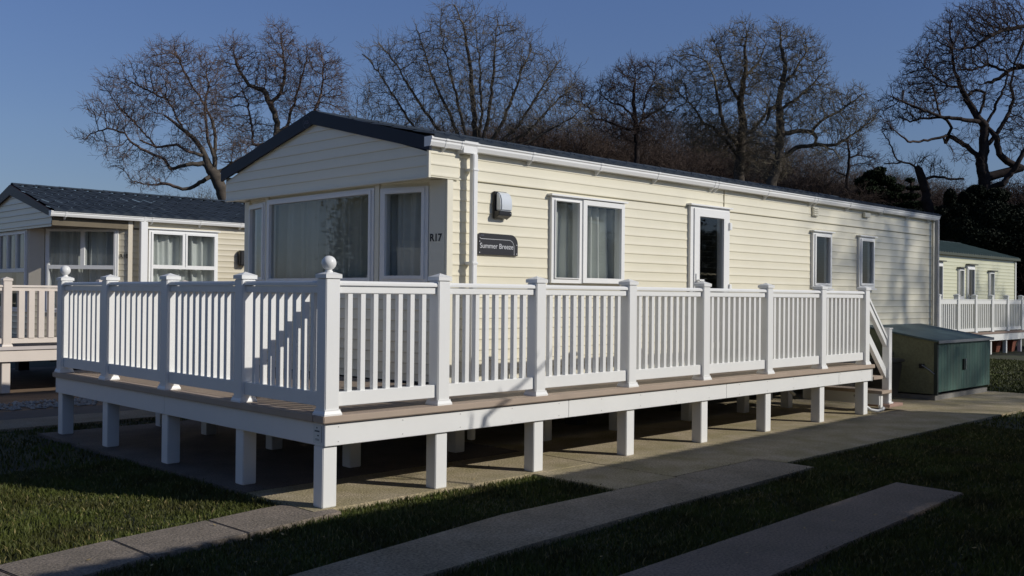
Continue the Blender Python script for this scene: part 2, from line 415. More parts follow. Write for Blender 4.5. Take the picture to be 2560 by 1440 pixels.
sf = MB(); sf.box(GX + .015, 2.6, GY0 + .012, GY1 - .012, 2.764, 2.78); sf.build('soffit', CREAMTRIM, C1)
barge(C1, NAVY, GX - .045, GX - .018, 1.285, ze + .0, GYR, zr)
ev = MB(); ev.box(GX + .02, WX1 + .03, 1.30, 1.365, 3.062, 3.078); ev.box(GX + .02, WX1 + .03, 1.365, 1.385, 3.062, 3.15); ev.build('eaves_board', CREAMTRIM, C1)
# gable badge
b = MB(); n_ = 28
for k in range(n_):
    a0, a1 = 2 * math.pi * k / n_, 2 * math.pi * (k + 1) / n_
    for (r0, r1) in ((.068, .072),):
        b.quad((GX - .0475, GYR + .105 + math.cos(a0) * r0, 3.535 + math.sin(a0) * r0), (GX - .0475, GYR + .105 + math.cos(a1) * r0, 3.535 + math.sin(a1) * r0),
               (GX - .0475, GYR + .105 + math.cos(a1) * r1, 3.535 + math.sin(a1) * r1), (GX - .0475, GYR + .105 + math.cos(a0) * r1, 3.535 + math.sin(a0) * r1))
badge = b.build('gable_badge', DULL, C1)
put_text('badge_letters', 'ABI', DULL, badge, (GX - .0475, GYR + .155, 3.513), (0, -1), .062, .10)
roof(C1, ROOF, GX - .016, WX1 + .06, 1.245, 3.158, GYR, 3.625, amp=.011)
# bay front
BX = 2.17
BL, BR = (BX, 4.44), (BX, 2.25)
siding('bay_wall', CREAM, C1, BL, BR, .70, 2.764, [(.03, 2.14, 1.72, 2.69)])
siding('bay_side_wall', CREAM, C1, BR, (WX0, WY0), .70, 2.764, [(.06, .66, 1.74, 2.68)])
siding('bay_side_wall', CREAM, C1, (WX0, WY1), BL, .70, 2.764, [(.24, .84, 1.74, 2.68)])
U1 = np.array([.2, -.88]); U1 /= np.linalg.norm(U1); N1 = np.array([U1[1], -U1[0]])
U2 = np.array([-.2, -.88]); U2 /= np.linalg.norm(U2); N2 = np.array([U2[1], -U2[0]])
for (pa, Ud, Nd, a, b_) in (((BR), U1, N1, .69, .885), ((WX0, WY1), U2, N2, .02, .21)):
    c_ = np.array(pa) + Ud * (a + b_) / 2 + Nd * .010; fp = MB(); fp.obox((c_[0], c_[1], 2.23), Ud, (b_ - a) / 2, .012, .525); fp.build('bay_panel', CREAMTRIM, C1)
for (pa) in (BR, BL): fp = MB(); fp.box(pa[0] - .02, pa[0] + .02, pa[1] - .035, pa[1] + .035, 1.705, 2.755); fp.build('corner_post', CREAMTRIM, C1)
cs = [(.02, 2.12, 1.65, 2.72, CURTD, 3)]
window(C1, BL, (0, -1), (-1, 0), .015, 2.15, 1.70, 2.715, [(.09, 2.075, 1.765, 2.655)], curt=cs, cap=False, proud=.03, name='bay_window')
window(C1, BR, U1, N1, .05, .68, 1.72, 2.70, [(.125, .605, 1.785, 2.64)], curt=[(.0, .80, 1.68, 2.72, CURT, 8)], cap=False, proud=.03, name='bay_window')
window(C1, (WX0, WY1), U2, N2, .23, .86, 1.72, 2.70, [(.305, .785, 1.785, 2.64)], curt=[(.2, .86, 1.68, 2.72, CURT, 9)], cap=False, proud=.03, name='bay_window')
c_ = np.array(BR) + U1 * .705 + N1 * .024
put_text('plot_number', 'R17', BLACKP, C1, (c_[0], c_[1], 2.135), U1, .105, .15, bold=.025)
# corner trims
t = MB(); t.box(WX0 - .018, WX0 + .058, WY0 - .02, WY0 - .0, .52, 2.752); t.box(WX0 - .02, WX0 - .0, WY0 - .018, WY0 + .03, .52, 2.752)
t.box(WX1 - .05, WX1 + .02, WY0 - .02, WY0, .52, 3.06); t.build('corner_trim', CREAMTRIM, C1)
# windows and door of the side wall
A0 = (0, WY0); UX = (1, 0); NY = (0, -1)
W1 = window(C1, A0, UX, NY, *win1, [(3.925, 4.325, 1.795, 2.655), (4.455, 5.085, 1.80, 2.64)],
       sashes=[(3.915, 4.335, 1.785, 2.665, (3.925, 4.325, 1.795, 2.655)), (4.39, 5.145, 1.742, 2.695, (4.455, 5.085, 1.80, 2.64))],
       curt=[(3.80, 4.62, 1.7, 2.66, CURT, 21), (4.64, 5.36, 1.7, 2.64, CURT, 5)], seed=1)
D = window(C1, A0, UX, NY, *door, [(6.72, 7.29, .98, 2.655)], fw=.1, name='door', sashes=[(6.60, 7.42, .80, 2.755, (6.72, 7.29, .98, 2.655))])
h = MB(); h.box(6.625, 6.66, WY0 - .075, WY0 - .06, 1.70, 1.90); h.box(6.632, 6.652, WY0 - .11, WY0 - .075, 1.80, 1.82); h.box(6.632, 6.75, WY0 - .12, WY0 - .105, 1.797, 1.823); h.build('door_handle', WHITE, D, bevel=.004)
for z in (1.03, 1.72, 2.56):
    h = MB(); h.box(7.40, 7.455, WY0 - .085, WY0 - .045, z - .05, z + .05); h.box(7.43, 7.49, WY0 - .065, WY0 - .02, z - .045, z + .03); h.build('hinge', WHITE, D, bevel=.004)
window(C1, A0, UX, NY, *w2, [(9.855, 10.305, 1.825, 2.545)], seed=3)
window(C1, A0, UX, NY, *w3, [(11.40, 11.815, 1.845, 2.545)], seed=4)
s_ = MB(); s_.box(9.86, 10.40, WY0 - .075, WY0 - .046, 1.715, 1.745); s_.box(11.41, 11.905, WY0 - .075, WY0 - .046, 1.735, 1.765); s_.build('window_sill', WHITE, C1)
# wall lamp
lm = MB(); lm.box(2.985, 3.175, WY0 - .04, WY0 - .012, 2.40, 2.685)
lm.prism([(-.04, 2.40), (-.115, 2.43), (-.115, 2.475), (-.04, 2.475)], lambda p: (2.985, WY0 + p[0], p[1]), lambda p: (3.175, WY0 + p[0], p[1]))
lamp = lm.build('wall_lamp', BLACKP, C1, bevel=.006)
ls = MB(); ls.prism([(-.041, 2.477), (-.118, 2.477), (-.125, 2.53), (-.118, 2.60), (-.095, 2.655), (-.041, 2.683)], lambda p: (3.008, WY0 + p[0], p[1]), lambda p: (3.178, WY0 + p[0], p[1]))
ls.build('lamp_lens', GREYP, lamp, bevel=.012, auto=True)
ls = MB(); ls.lathe((3.15, WY0 - .116, 2.452), [(.006, -.003), (.006, .003)], 10); ls.build('sensor', GREYP, lamp)
# name plate
pts = [(2.772, 2.015), (3.352, 2.015), (3.352, 2.13)]
pts += [(3.352 - .10 + .10 * math.cos(a), 2.13 + .105 * math.sin(a)) for a in np.linspace(.15, math.pi / 2, 8)]
pts += [(2.80, 2.238), (2.775, 2.222), (2.768, 2.195), (2.776, 2.17)]
pl = MB(); pl.prism(pts, lambda p: (p[0], WY0 - .03, p[1]), lambda p: (p[0], WY0 - .013, p[1])); plate = pl.build('name_plate', mat('plate_black', (.02, .02, .024), .4, .05), C1)
put_text('plate_letters', 'Summer Breeze', SILV, plate, (2.795, WY0 - .0315, 2.082), (1, 0), .076, .485)
put_text('plate_letters', 'ABI', DULL, plate, (2.80, WY0 - .0315, 2.205), (1, 0), .026, .05)
ln = MB(); path = [(2.79, 2.19), (2.81, 2.178), (3.2, 2.178)] + [(3.22 + .075 * math.sin(a), 2.10 + .078 * math.cos(a)) for a in np.linspace(.1, math.pi / 2, 7)] + [(3.297, 2.02)]
for (a, b_) in zip(path[:-1], path[1:]):
    d = np.array([b_[0] - a[0], b_[1] - a[1]]); d /= np.linalg.norm(d); nn = np.array([-d[1], d[0]]) * .0022
    ln.quad((a[0] - nn[0], WY0 - .031, a[1] - nn[1]), (b_[0] - nn[0], WY0 - .031, b_[1] - nn[1]), (b_[0] + nn[0], WY0 - .031, b_[1] + nn[1]), (a[0] + nn[0], WY0 - .031, a[1] + nn[1]))
ln.build('plate_line', SILV, plate)
sc = MB()
for (x, z) in ((2.79, 2.15), (3.335, 2.13), (2.79, 2.035), (3.335, 2.035)): sc.box(x - .005, x + .005, WY0 - .0325, WY0 - .03, z - .005, z + .005)
sc.build('screw', SILV, plate)
# small vents
v_ = MB(); v_.box(9.79, 9.955, WY0 - .035, WY0 - .008, 2.855, 2.995)
for k in range(4): v_.box(9.80, 9.945, WY0 - .048, WY0 - .036, 2.865 + k * .033, 2.882 + k * .033)
v_.build('wall_vent', CREAMTRIM, C1)
v_ = MB(); v_.box(11.50, 11.71, WY0 - .055, WY0 - .01, 2.945, 3.02); v_.build('boiler_flue', CREAMTRIM, C1, bevel=.006)
# gutter and pipes
gutter(C1, 2.058, 14.44, 1.25, 3.143, WHITE, [2.264, 2.477, 2.681, 3.508, 4.651, 5.756, 7.013, 7.105, 8.379, 9.709, 9.822, 10.892, 12.106, 13.186, 14.11])
ob = MB(); ob.prism([(-.006, .004), (-.006, -.02), (.01, -.04), (.01, -.115), (.1, -.115), (.1, .004)], lambda p: (2.485, 1.25 + p[0], 3.143 + p[1]), lambda p: (2.672, 1.25 + p[0], 3.143 + p[1])); ob.build('gutter_outlet', WHITE, C1)
dp = MB(); dp.box(2.60, 2.665, 1.235, 1.30, .12, 3.03)
for z in (.9, 1.9, 2.85): dp.box(2.59, 2.675, 1.228, 1.356, z, z + .03)
dp.build('downpipe', WHITE, C1, bevel=.008)
dp = MB(); dp.box(14.30, 14.375, 1.235, 1.30, .12, 3.06); dp.build('downpipe', mat('grey_pipe', (.45, .44, .42), .5), C1, bevel=.008)
chassis(C1, WX0, WX1, WY0 + .03, WY1 - .03, .52)
fl = MB(); fl.box(BX + .03, WX1 - .02, WY0 + .02, WY1 - .02, .545, .70); fl.build('floor_panel', DARKIN, C1)

# ================================================================== main deck
DZ = .687; PW = .125
DK = thing('veranda_deck', (4.5, .6, 0), 'raised veranda deck with white balustrade and brown boards wrapping the front caravan', 'deck', 'raised decks with railings')
bd = MB(); y = -.0
nb = 0
ys = np.arange(.118, 5.3, .146)
for yb in ys:
    x_end = 8.95 if yb + .14 < 1.36 else (2.05 if 1.3 < yb else 2.3)
    if yb + .14 >= 1.36: x_end = 2.14
    bd.box(.118, x_end, yb, yb + .14, DZ - .028, DZ - .001)
bd.box(.118, 2.36, 1.345, 1.36, DZ - .028, DZ - .004)
bd.build('deck_boards', DECKB, DK)
ns = MB(); ns.box(-.035, 8.99, -.035, .11, DZ - .052, DZ); ns.build('nosing', NOSE, DK, bevel=.006)
ns = MB(); ns.box(-.035, .11, .112, 5.27, DZ - .052, DZ); ns.build('nosing', NOSE, DK, bevel=.006)
xs_ = [.0, 2.695, 5.344, 8.005, 8.96]
for a, b_ in zip(xs_[:-1], xs_[1:]):
    f_ = MB(); f_.box(a + .0015, b_ - .0015, 0, .022, .462, .628); f_.build('fascia', WHITE_DECK, DK, bevel=.003)
f_ = MB(); f_.box(8.962, 8.98, -.004, 1.3, .455, .628); f_.build('fascia', WHITE_DECK, DK, bevel=.003)
for a, b_ in ((.024, 2.6), (2.603, 5.235)):
    f_ = MB(); f_.box(-.0, .022, a, b_, .462, .628); f_.build('fascia', WHITE_DECK, DK, bevel=.003)
f_ = MB(); f_.box(0, 2.1, 5.237, 5.26, .462, .628); f_.build('fascia', WHITE_DECK, DK)
jo = MB()
for yj in (.35, .8, 1.25): jo.box(.03, 8.9, yj - .02, yj + .02, .50, .656)
for yj in np.arange(1.7, 5.2, .45): jo.box(.03, 2.1, yj - .02, yj + .02, .50, .656)
jo.build('joist', mat('joist', (.12, .10, .08), .8), DK)
fx = MB()
for x in list(np.arange(.12, 8.9, .61)):
    for z in (.49, .60): fx.box(x - .004, x + .004, -.0025, -.0002, z - .004, z + .004)
fx.build('fixings', mat('fixing_grey', (.45, .45, .44), .5), DK)
# sticker near the corner
st = MB(); st.box(-.0015, .0, .05, .15, .475, .615); stk = st.build('maker_plate', mat('plate_pale', (.70, .72, .70), .5), DK)
st = MB()
for (a, b_, z0, z1) in ((.095, .108, .588, .598), (.068, .13, .563, .574), (.075, .095, .532, .541), (.07, .12, .508, .511), (.07, .12, .500, .503)): st.box(-.003, -.0017, a, b_, z0, z1)
st.box(-.003, -.0017, .038, .041, .49, .61); st.build('plate_print', mat('print_dark', (.06, .08, .09), .6), stk)

post_x = [0, 1.094, 2.253, 3.588, 4.888, 6.217, 7.536, 8.768]
post_y = [1.215, 2.578, 3.920, 5.125]
pm = MB(); pm.box(0, PW, 0, PW, 0, 1.02); POST = pm.build('railing_post', WHITE_DECK, None, bevel=.006).data
pc = MB(); e = .009
pc.prism([(-e, -e), (PW + e, -e), (PW + e, PW + e), (-e, PW + e)], lambda p: (p[0], p[1], 1.021), lambda p: (p[0], p[1], 1.052))
i = len(pc.v); pc.v += [(-e, -e, 1.0525), (PW + e, -e, 1.0525), (PW + e, PW + e, 1.0525), (-e, PW + e, 1.0525), (PW / 2, PW / 2, 1.082)]
pc.f += [(i, i + 1, i + 4), (i + 1, i + 2, i + 4), (i + 2, i + 3, i + 4), (i + 3, i, i + 4)]
CAP = pc.mesh('post_cap')
bc = MB(); bc.prism([(-e, -e), (PW + e, -e), (PW + e, PW + e), (-e, PW + e)], lambda p: (p[0], p[1], 1.021), lambda p: (p[0], p[1], 1.05))
bc.prism([(-e, -e), (PW + e, -e), (PW + e, PW + e), (-e, PW + e)], lambda p: (p[0], p[1], 1.0505), lambda p: (PW / 2 + (p[0] - PW / 2) * .45, PW / 2 + (p[1] - PW / 2) * .45, 1.066))
FLATCAP = bc.mesh('post_cap')
bl = MB(); bl.lathe((PW / 2, PW / 2, 1.06), [(.032, 0), (.03, .014), (.022, .02)] + [(.055 * math.sin(a), .075 - .055 * math.cos(a)) for a in np.linspace(.42, math.pi - .02, 16)], 28)
BALL = bl.mesh('post_ball', smooth=True, fix=True)
bt = MB(); q = .016
for (g0, z0, g1, z1) in ((q, 0, q, .012), (q, .0121, .006, .035), (.006, .0351, .006, .045)):
    bt.prism([(-1, -1), (1, -1), (1, 1), (-1, 1)], lambda p: (PW / 2 + p[0] * (PW / 2 + g0), PW / 2 + p[1] * (PW / 2 + g0), z0), lambda p: (PW / 2 + p[0] * (PW / 2 + g1), PW / 2 + p[1] * (PW / 2 + g1), z1))
TRIM = bt.mesh('post_trim', fix=True)
for o in list(bpy.data.objects):
    if o.data is POST: bpy.data.objects.remove(o)
sp = MB(); sp.box(0, PW, 0, PW, 0, .459); SUPP = sp.mesh('support_post', fix=True)
bm = bmesh.new(); bm.from_mesh(SUPP); bmesh.ops.bevel(bm, geom=[e_ for e_ in bm.edges], offset=.006, segments=2, affect='EDGES'); bm.to_mesh(SUPP); bm.free()

def rail_post(par, x, y, z=DZ, ball=False, m=None):
    m = m or WHITE_DECK
    o = link('railing_post', POST, m, par, (x, y, z))
    for me, nm in ((FLATCAP if ball else CAP, 'post_cap'), (TRIM, 'post_trim')): link(nm, me, m, o, (x, y, z))
    if ball: link('post_ball', BALL, m, o, (x, y, z))
    return o
for k, x in enumerate(post_x): rail_post(DK, x, 0, ball=(k == 0))
for k, y in enumerate(post_y): rail_post(DK, 0, y, ball=(k == 3))

BAL = {}
def balus(h, w_=.042):
    if (h, w_) not in BAL:
        mb = MB(); mb.box(-w_ / 2, w_ / 2, -w_ / 2, w_ / 2, 0, h); BAL[(h, w_)] = mb.mesh('baluster', fix=True)
    return BAL[(h, w_)]
def rail_panel(par, p0, p1, n, z=DZ, m=None, bot=(.062, .167), sub=(.91, .962), cap=(.967, 1.003), w_=.042, each=True, yoff=PW / 2):
    """panel between plan points p0,p1 (inner faces of the posts)"""
    m = m or WHITE_DECK; p0 = np.array(p0, float); p1 = np.array(p1, float); L_ = np.linalg.norm(p1 - p0); U = (p1 - p0) / L_; V = np.array([-U[1], U[0]]); c = (p0 + p1) / 2
    def rail(nm, hw, z0, z1, par_, rnd=0):
        mb = MB()
        if rnd:
            prof = [(-hw, z0), (hw, z0), (hw, z1 - .014), (hw - .014, z1), (-hw + .014, z1), (-hw, z1 - .014)]
        else: prof = [(-hw, z0), (hw, z0), (hw, z1), (-hw, z1)]
        mb.prism(prof, lambda p: (*(p0 + V * p[0]), z + p[1]), lambda p: (*(p1 + V * p[0]), z + p[1]))
        return mb.build(nm, m, par_, bevel=.003 if each else 0)
    pn = rail('railing_panel', .03, *sub, par)
    rail('handrail', .047, *cap, pn, 1); rail('bottom_rail', .032, *bot, pn)
    hgt = sub[0] - bot[1]
    if each:
        for k in range(n):
            p = p0 + U * L_ * (k + .5 + .0) / n if False else p0 + U * L_ * (k + 1) / (n + 1)
            o = link('baluster', balus(round(hgt, 4), w_), m, pn, (p[0], p[1], z + bot[1]))
            o.rotation_euler = (0, 0, math.atan2(U[1], U[0]))
    else:
        mb = MB()
        for k in range(n):
            p = p0 + U * L_ * (k + 1) / (n + 1); mb.obox((p[0], p[1], z + bot[1] + hgt / 2), U, w_ / 2, w_ / 2, hgt / 2)
        mb.build('balusters', m, pn)
    return pn
for k, n in enumerate((7, 8, 10, 10, 10, 10, 9)):
    rail_panel(DK, (post_x[k] + PW, PW / 2), (post_x[k + 1], PW / 2), n)
yy = [0] + post_y
for k, n in enumerate((8, 10, 9, 8)):
    rail_panel(DK, (PW / 2, yy[k] + PW), (PW / 2, yy[k + 1]), n)
# far end return of the deck (north side) down to the caravan
rail_panel(DK, (PW, 5.125 + PW / 2), (2.1, 5.125 + PW / 2), 14)
for x in post_x: link('support_post', SUPP, WHITE_DECK, DK, (x + .003, .026, 0))
for y in post_y: link('support_post', SUPP, WHITE_DECK, DK, (.026, y + .003, 0))
for (x, y) in ((1.16, 1.3), (1.18, 2.67), (1.19, 4.06), (1.12, 5.05), (2.45, 1.30), (3.7, 1.25), (4.95, 1.25), (6.37, 1.22), (7.69, 1.22), (8.73, 1.14)):
    link('support_post', SUPP, WHITE_DECK, DK, (x, y, 0))

# ================================================================== steps
ST = thing('deck_steps', (9.3, .6, 0), 'brown steps with a sloping white handrail at the far end of the deck', 'steps')
for (x0, x1, z) in ((8.985, 9.27, .515), (9.24, 9.56, .30)):
    tr = MB(); tr.box(x0, x1, -.02, 1.25, z - .045, z); tr.build('tread', NOSE, ST, bevel=.004)
    ri = MB(); ri.box(x0 + .02, x0 + .04, .03, 1.2, z - .2, z - .046); ri.build('riser', WHITE_DECK, ST) if z < .4 else None
bs = MB(); bs.box(9.42, 9.86, -.05, .35, .055, .10); bs.build('base_board', mat('base_board', (.42, .27, .21), .7, .1), ST, bevel=.004)
sg = MB()
sg.box(9.33, 9.40, .04, .075, .056, .254); sg.build('stringer', WHITE_DECK, ST)
nw = MB(); nw.box(9.50, 9.60, 0, .1, .10, 1.16); newel = nw.build('newel_post', WHITE_DECK, ST, bevel=.006)
nw = MB(); nw.box(9.49, 9.61, -.01, .11, 1.161, 1.178); nw.build('post_cap', WHITE_DECK, newel, bevel=.004)
nw = MB(); nw.box(9.483, 9.617, -.017, .117, .101, .125); nw.build('post_trim', WHITE_DECK, newel, bevel=.004)
def slope(nm, xa, za, xb, zb, th, hw):
    mb = MB(); mb.prism([(xa, za), (xb, zb), (xb, zb - th), (xa, za - th)], lambda p: (p[0], .06 - hw, p[1]), lambda p: (p[0], .06 + hw, p[1])); return mb.build(nm, WHITE_DECK, ST)
slope('handrail', 8.895, 1.64, 9.498, 1.055, .045, .042)
slope('top_rail', 8.895, 1.585, 9.498, 1.00, .09, .028)
slope('bottom_rail', 8.895, 1.17, 9.498, .585, .135, .028)

# drain pipe under the end of the deck and towing-frame leg
dr = MB(); dr.tube([(8.86, .20, .26), (8.90, .14, .19), (8.95, .08, .10), (9.0, .03, .05), (9.08, -.03, .035), (9.16, -.06, .05), (9.19, -.07, .075)], .024, 10)
d_ = dr.build('drain_pipe', PIPEW, None, smooth=True); tag(d_, 'pale curved waste pipe lying on the concrete below the end of the steps', 'pipe')
dr = MB(); dr.tube([(8.15, 1.1, .44), (8.2, 1.0, .41), (8.26, .88, .33), (8.3, .8, .24)], .024, 10); dr.tube([(7.7, 1.16, .40), (8.15, 1.1, .44)], .02, 10)
d_ = dr.build('waste_pipe', PIPEW, None, smooth=True); tag(d_, 'pale bent pipe hanging under the deck between two of its far supports', 'pipe')

# ================================================================== green store, bin, gas bottle
SH = thing('storage_shed', (12.6, .7, 0), 'low dark green metal store with sloping lid by the caravan', 'shed')
sx0, sx1, sy0, sy1 = 11.45, 13.72, .12, 1.30; zf, zb = .93, 1.125
b = MB(); b.box(sx0 + .02, sx1 - .02, sy0 + .02, sy1 - .02, 0, .075); b.build('plinth', mat('plinth', (.22, .21, .19), .9, .3, 5), SH)
b = MB(); b.prism([(sy0, .10), (sy1, .10), (sy1, zb - .01), (sy0, zf - .01)], lambda p: (sx0, p[0], p[1]), lambda p: (sx0 + .02, p[0], p[1])); b.build('side_panel', SHEDS, SH)
b = MB(); b.prism([(sy0, .10), (sy1, .10), (sy1, zb - .01), (sy0, zf - .01)], lambda p: (sx1 - .02, p[0], p[1]), lambda p: (sx1, p[0], p[1])); b.build('side_panel', SHEDS, SH)
b = MB(); b.box(sx0, sx1, sy1 - .02, sy1, .1, zb - .02); b.build('back_panel', SHEDG, SH)
mid = (sx0 + sx1) / 2 - .05
for (a, c_) in ((sx0 + .045, mid - .003), (mid + .003, sx1 - .02)):
    b = MB(); k = a
    while k < c_ - .02:
        b.box(k, min(k + .118, c_), sy0 - .02, sy0, .13, zf - .03); k += .12
    dd = b.build('door', SHEDG, SH, bevel=.002)
    hb = MB(); xx = c_ - .05 if a < mid - .1 else a + .03; hb.box(xx, xx + .02, sy0 - .045, sy0 - .021, .44, .62); hb.build('door_handle', GALV if a > mid - .1 else BLACKP, dd)
b = MB(); b.box(sx0 - .005, sx0 + .04, sy0 - .025, sy0 + .03, .08, zf - .02); b.build('corner_post', mat('shed_dark', (.02, .03, .025), .7), SH)
b = MB(); b.prism([(sy0 - .06, zf - .015), (sy1 + .02, zb + .0), (sy1 + .02, zb + .025), (sy0 - .06, zf + .012)], lambda p: (sx0 - .04, p[0], p[1]), lambda p: (sx1 + .04, p[0], p[1]))
lid = b.build('lid', SHEDR, SH, bevel=.003)
b = MB(); b.box(sx0 - .045, sx1 + .045, sy0 - .07, sy0 - .061, zf - .03, zf + .014); b.build('lid_edge', mat('alu_edge', (.25, .26, .26), .5), lid)
b = MB(); b.tube([(sx0 - .015, sy0 + .02, .42), (sx0 - .02, .2, .47), (sx0 - .02, .33, .55)], .008, 6); b.build('stay_rod', GALV, SH)
for q in ((.30, .38, .50, .57), (.78, .86, .34, .37), (.80, .90, .68, .74)): b = MB(); b.box(sx0 - .02, sx0, *q); b.build('bracket', BLACKP, SH)
BN = thing('wheelie_bin', (10.9, .8, 0), 'black lidded waste bin in shade between the steps and the green store', 'bin')
b = MB(); b.prism([(-1, -1), (1, -1), (1, 1), (-1, 1)], lambda p: (10.85 + p[0] * .2, .75 + p[1] * .2, .05), lambda p: (10.85 + p[0] * .25, .75 + p[1] * .26, .60)); b.build('bin_body', BLACKP, BN, bevel=.02)
b = MB(); b.prism([(-.28, 0), (.30, 0), (.30, .03), (.1, .06), (-.2, .06), (-.28, .03)], lambda p: (10.57, .75 + p[0], .605 + p[1]), lambda p: (11.14, .75 + p[0], .605 + p[1])); b.build('bin_lid', BLACKP, BN, bevel=.01)
for s_ in (-1, 1):
    b = MB(); b.tube([(10.85 + s_ * .22 - .02, .98, .07), (10.85 + s_ * .22 + .02, .98, .07)], .07, 16); b.build('wheel', BLACKP, BN)
GB = thing('gas_bottle', (10.35, 1.1, 0), 'dark grey upright gas bottle standing against the caravan behind the steps', 'gas bottle')
b = MB(); b.lathe((10.45, 1.12, 0), [(.15, .0), (.16, .04), (.185, .08), (.185, .75), (.17, .86), (.12, .94), (.06, .98)], 28); b.build('bottle_body', mat('gas_grey', (.10, .10, .105), .45, .2, 4), GB, auto=True)
b = MB(); b.lathe((10.45, 1.12, .98), [(.085, 0), (.085, .08), (.075, .085), (.075, .0)], 20); b.build('valve_collar', mat('gas_grey2', (.14, .14, .14), .5), GB)
b = MB(); b.box(10.43, 10.47, 1.10, 1.14, .98, 1.04); b.build('valve', GALV, GB)

# ================================================================== left caravan
C2 = thing('static_caravan', (8.2, 13.4, 0), 'beige static caravan with slate roof and pinkish deck, at the left behind the main one', 'caravan', 'static caravans in the park')
LY0, LYR = 11.45, 13.4
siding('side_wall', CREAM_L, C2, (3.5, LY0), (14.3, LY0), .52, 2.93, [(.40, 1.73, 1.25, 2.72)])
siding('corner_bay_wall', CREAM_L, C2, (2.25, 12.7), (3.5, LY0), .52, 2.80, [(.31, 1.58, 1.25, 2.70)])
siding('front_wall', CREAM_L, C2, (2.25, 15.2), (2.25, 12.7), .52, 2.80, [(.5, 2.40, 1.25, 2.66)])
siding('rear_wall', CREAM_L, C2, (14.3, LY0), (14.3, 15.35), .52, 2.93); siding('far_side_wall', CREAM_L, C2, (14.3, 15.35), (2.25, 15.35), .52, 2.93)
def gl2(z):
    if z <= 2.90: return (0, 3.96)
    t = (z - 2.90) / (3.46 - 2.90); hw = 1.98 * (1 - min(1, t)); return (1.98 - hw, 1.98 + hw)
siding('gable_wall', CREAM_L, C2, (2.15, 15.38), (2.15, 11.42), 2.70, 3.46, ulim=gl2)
b = MB(); b.box(2.16, 3.7, 11.44, 15.36, 2.72, 2.75); b.box(2.16, 3.6, 11.425, 11.44, 2.72, 2.93); b.build('soffit', mat('olive_soffit_shade', (.15, .12, .075), .7, .2, 3), C2)  # board colour darkened to stand in for shade of the gutter overhang
barge(C2, BROWNTRIM, 2.10, 2.14, 11.32, 2.955, LYR, 3.55, .19, .10)
roof(C2, ROOF, 2.14, 14.4, 11.28, 2.975, LYR, 3.56, wave=.24, amp=.018)
gutter(C2, 2.10, 14.4, 11.29, 2.96, WHITE, [2.35, 3.75, 3.9, 4.85, 5.7])
b = MB(); b.box(3.66, 3.79, 11.27, 11.36, .1, 2.86); b.build('downpipe', WHITE, C2, bevel=.006)
b = MB(); b.box(3.49, 3.57, LY0 - .03, LY0 - .005, .52, 2.9); b.build('corner_trim', CREAM_LT, C2)
Uc = np.array([1.25, -1.25]) / math.hypot(1.25, 1.25); Nc = np.array([Uc[1], -Uc[0]])
b = MB(); c_ = np.array([2.25, 12.7]) + Uc * .12 + Nc * .012; b.obox((c_[0], c_[1], 2.2), Uc, .14, .012, .56); b.box(2.225, 2.25, 12.7, 12.82, 1.6, 2.75); b.build('corner_panel', CREAM_LT, C2)
window(C2, (0, LY0), UX, NY, 3.87, 5.25, 1.2, 2.745, [(3.95, 4.52, 2.09, 2.66), (4.62, 5.17, 2.09, 2.66), (3.95, 5.17, 1.28, 2.02)],
       curt=[(3.88, 4.70, 1.2, 2.66, CURT, 31), (4.72, 5.42, 1.2, 2.66, CURT, 32)], cd=.13)
window(C2, (2.25, 12.7), Uc, Nc, .29, 1.60, 1.2, 2.74, [(.36, .93, 2.06, 2.67), (1.0, 1.53, 2.06, 2.67), (.36, 1.53, 1.28, 1.99)],
       curt=[(.25, .97, 1.2, 2.7, CURT, 35), (.98, 1.62, 1.2, 2.7, CURT, 36)], cap=False, cd=.14)
window(C2, (2.25, 15.2), (0, -1), (-1, 0), .45, 2.42, 1.2, 2.70, [(.52, .92, 2.0, 2.63), (.98, 1.4, 2.0, 2.63), (1.46, 1.88, 2.0, 2.63), (1.94, 2.35, 2.0, 2.63), (.52, 2.35, 1.28, 1.93)],
       curt=[(.5, 1.0, 1.2, 2.7, CURTD, 37), (1.4, 2.5, 1.2, 2.7, CURTD, 38)], cap=False, cd=.14, name='front_window')
c_ = np.array([2.25, 12.7]) + Uc * 1.625 + Nc * .016
put_text('plot_number', 'R18', BLACKP, C2, (c_[0], c_[1], 2.20), Uc, .10, .15, bold=.02)
b = MB(); b.box(5.68, 5.86, LY0 - .14, LY0 - .01, 2.12, 2.42); b.build('wall_lamp', BLACKP, C2, bevel=.02)
chassis(C2, 2.3, 14.3, LY0 + .05, 15.3, .52)
D2 = thing('veranda_deck', (3.2, 10.8, 0), 'pinkish off-white raised deck with a broad-slatted railing at the left edge', 'deck', 'raised decks with railings')
z2 = .72
b = MB(); b.box(-.6, 9.5, 10.13, 11.4, z2 - .02, z2); b.box(-.6, 2.2, 11.4, 15.3, z2 - .02, z2); b.build('deck_boards', mat('deck_grey', (.22, .18, .15), .7, .2, 4), D2)
b = MB(); b.box(-.63, 9.5, 10.09, 10.14, z2 - .05, z2 + .002); b.build('nosing', mat('nosing_pale', (.58, .52, .49), .6, .06), D2)
b = MB(); b.box(-.6, 9.5, 10.115, 10.14, .49, z2 - .055); b.build('fascia', PINKW, D2)
for x in (-.6, .985, 2.45, 3.9, 5.35, 6.8, 8.3):
    link('support_post', SUPP, PINKW, D2, (x, 10.16, 0)).scale = (1, 1, 1.04)
    rail_post(D2, x, 10.12, z2, m=PINKW)
xs2 = [-.6, .985, 2.45, 3.9, 5.35, 6.8, 8.3]
for a, b_ in zip(xs2[:-1], xs2[1:]):
    rail_panel(D2, (a + PW, 10.18), (b_, 10.18), 8, z=z2, m=PINKW, bot=(.05, .13), sub=(.865, .915), cap=(.92, .955), w_=.085)

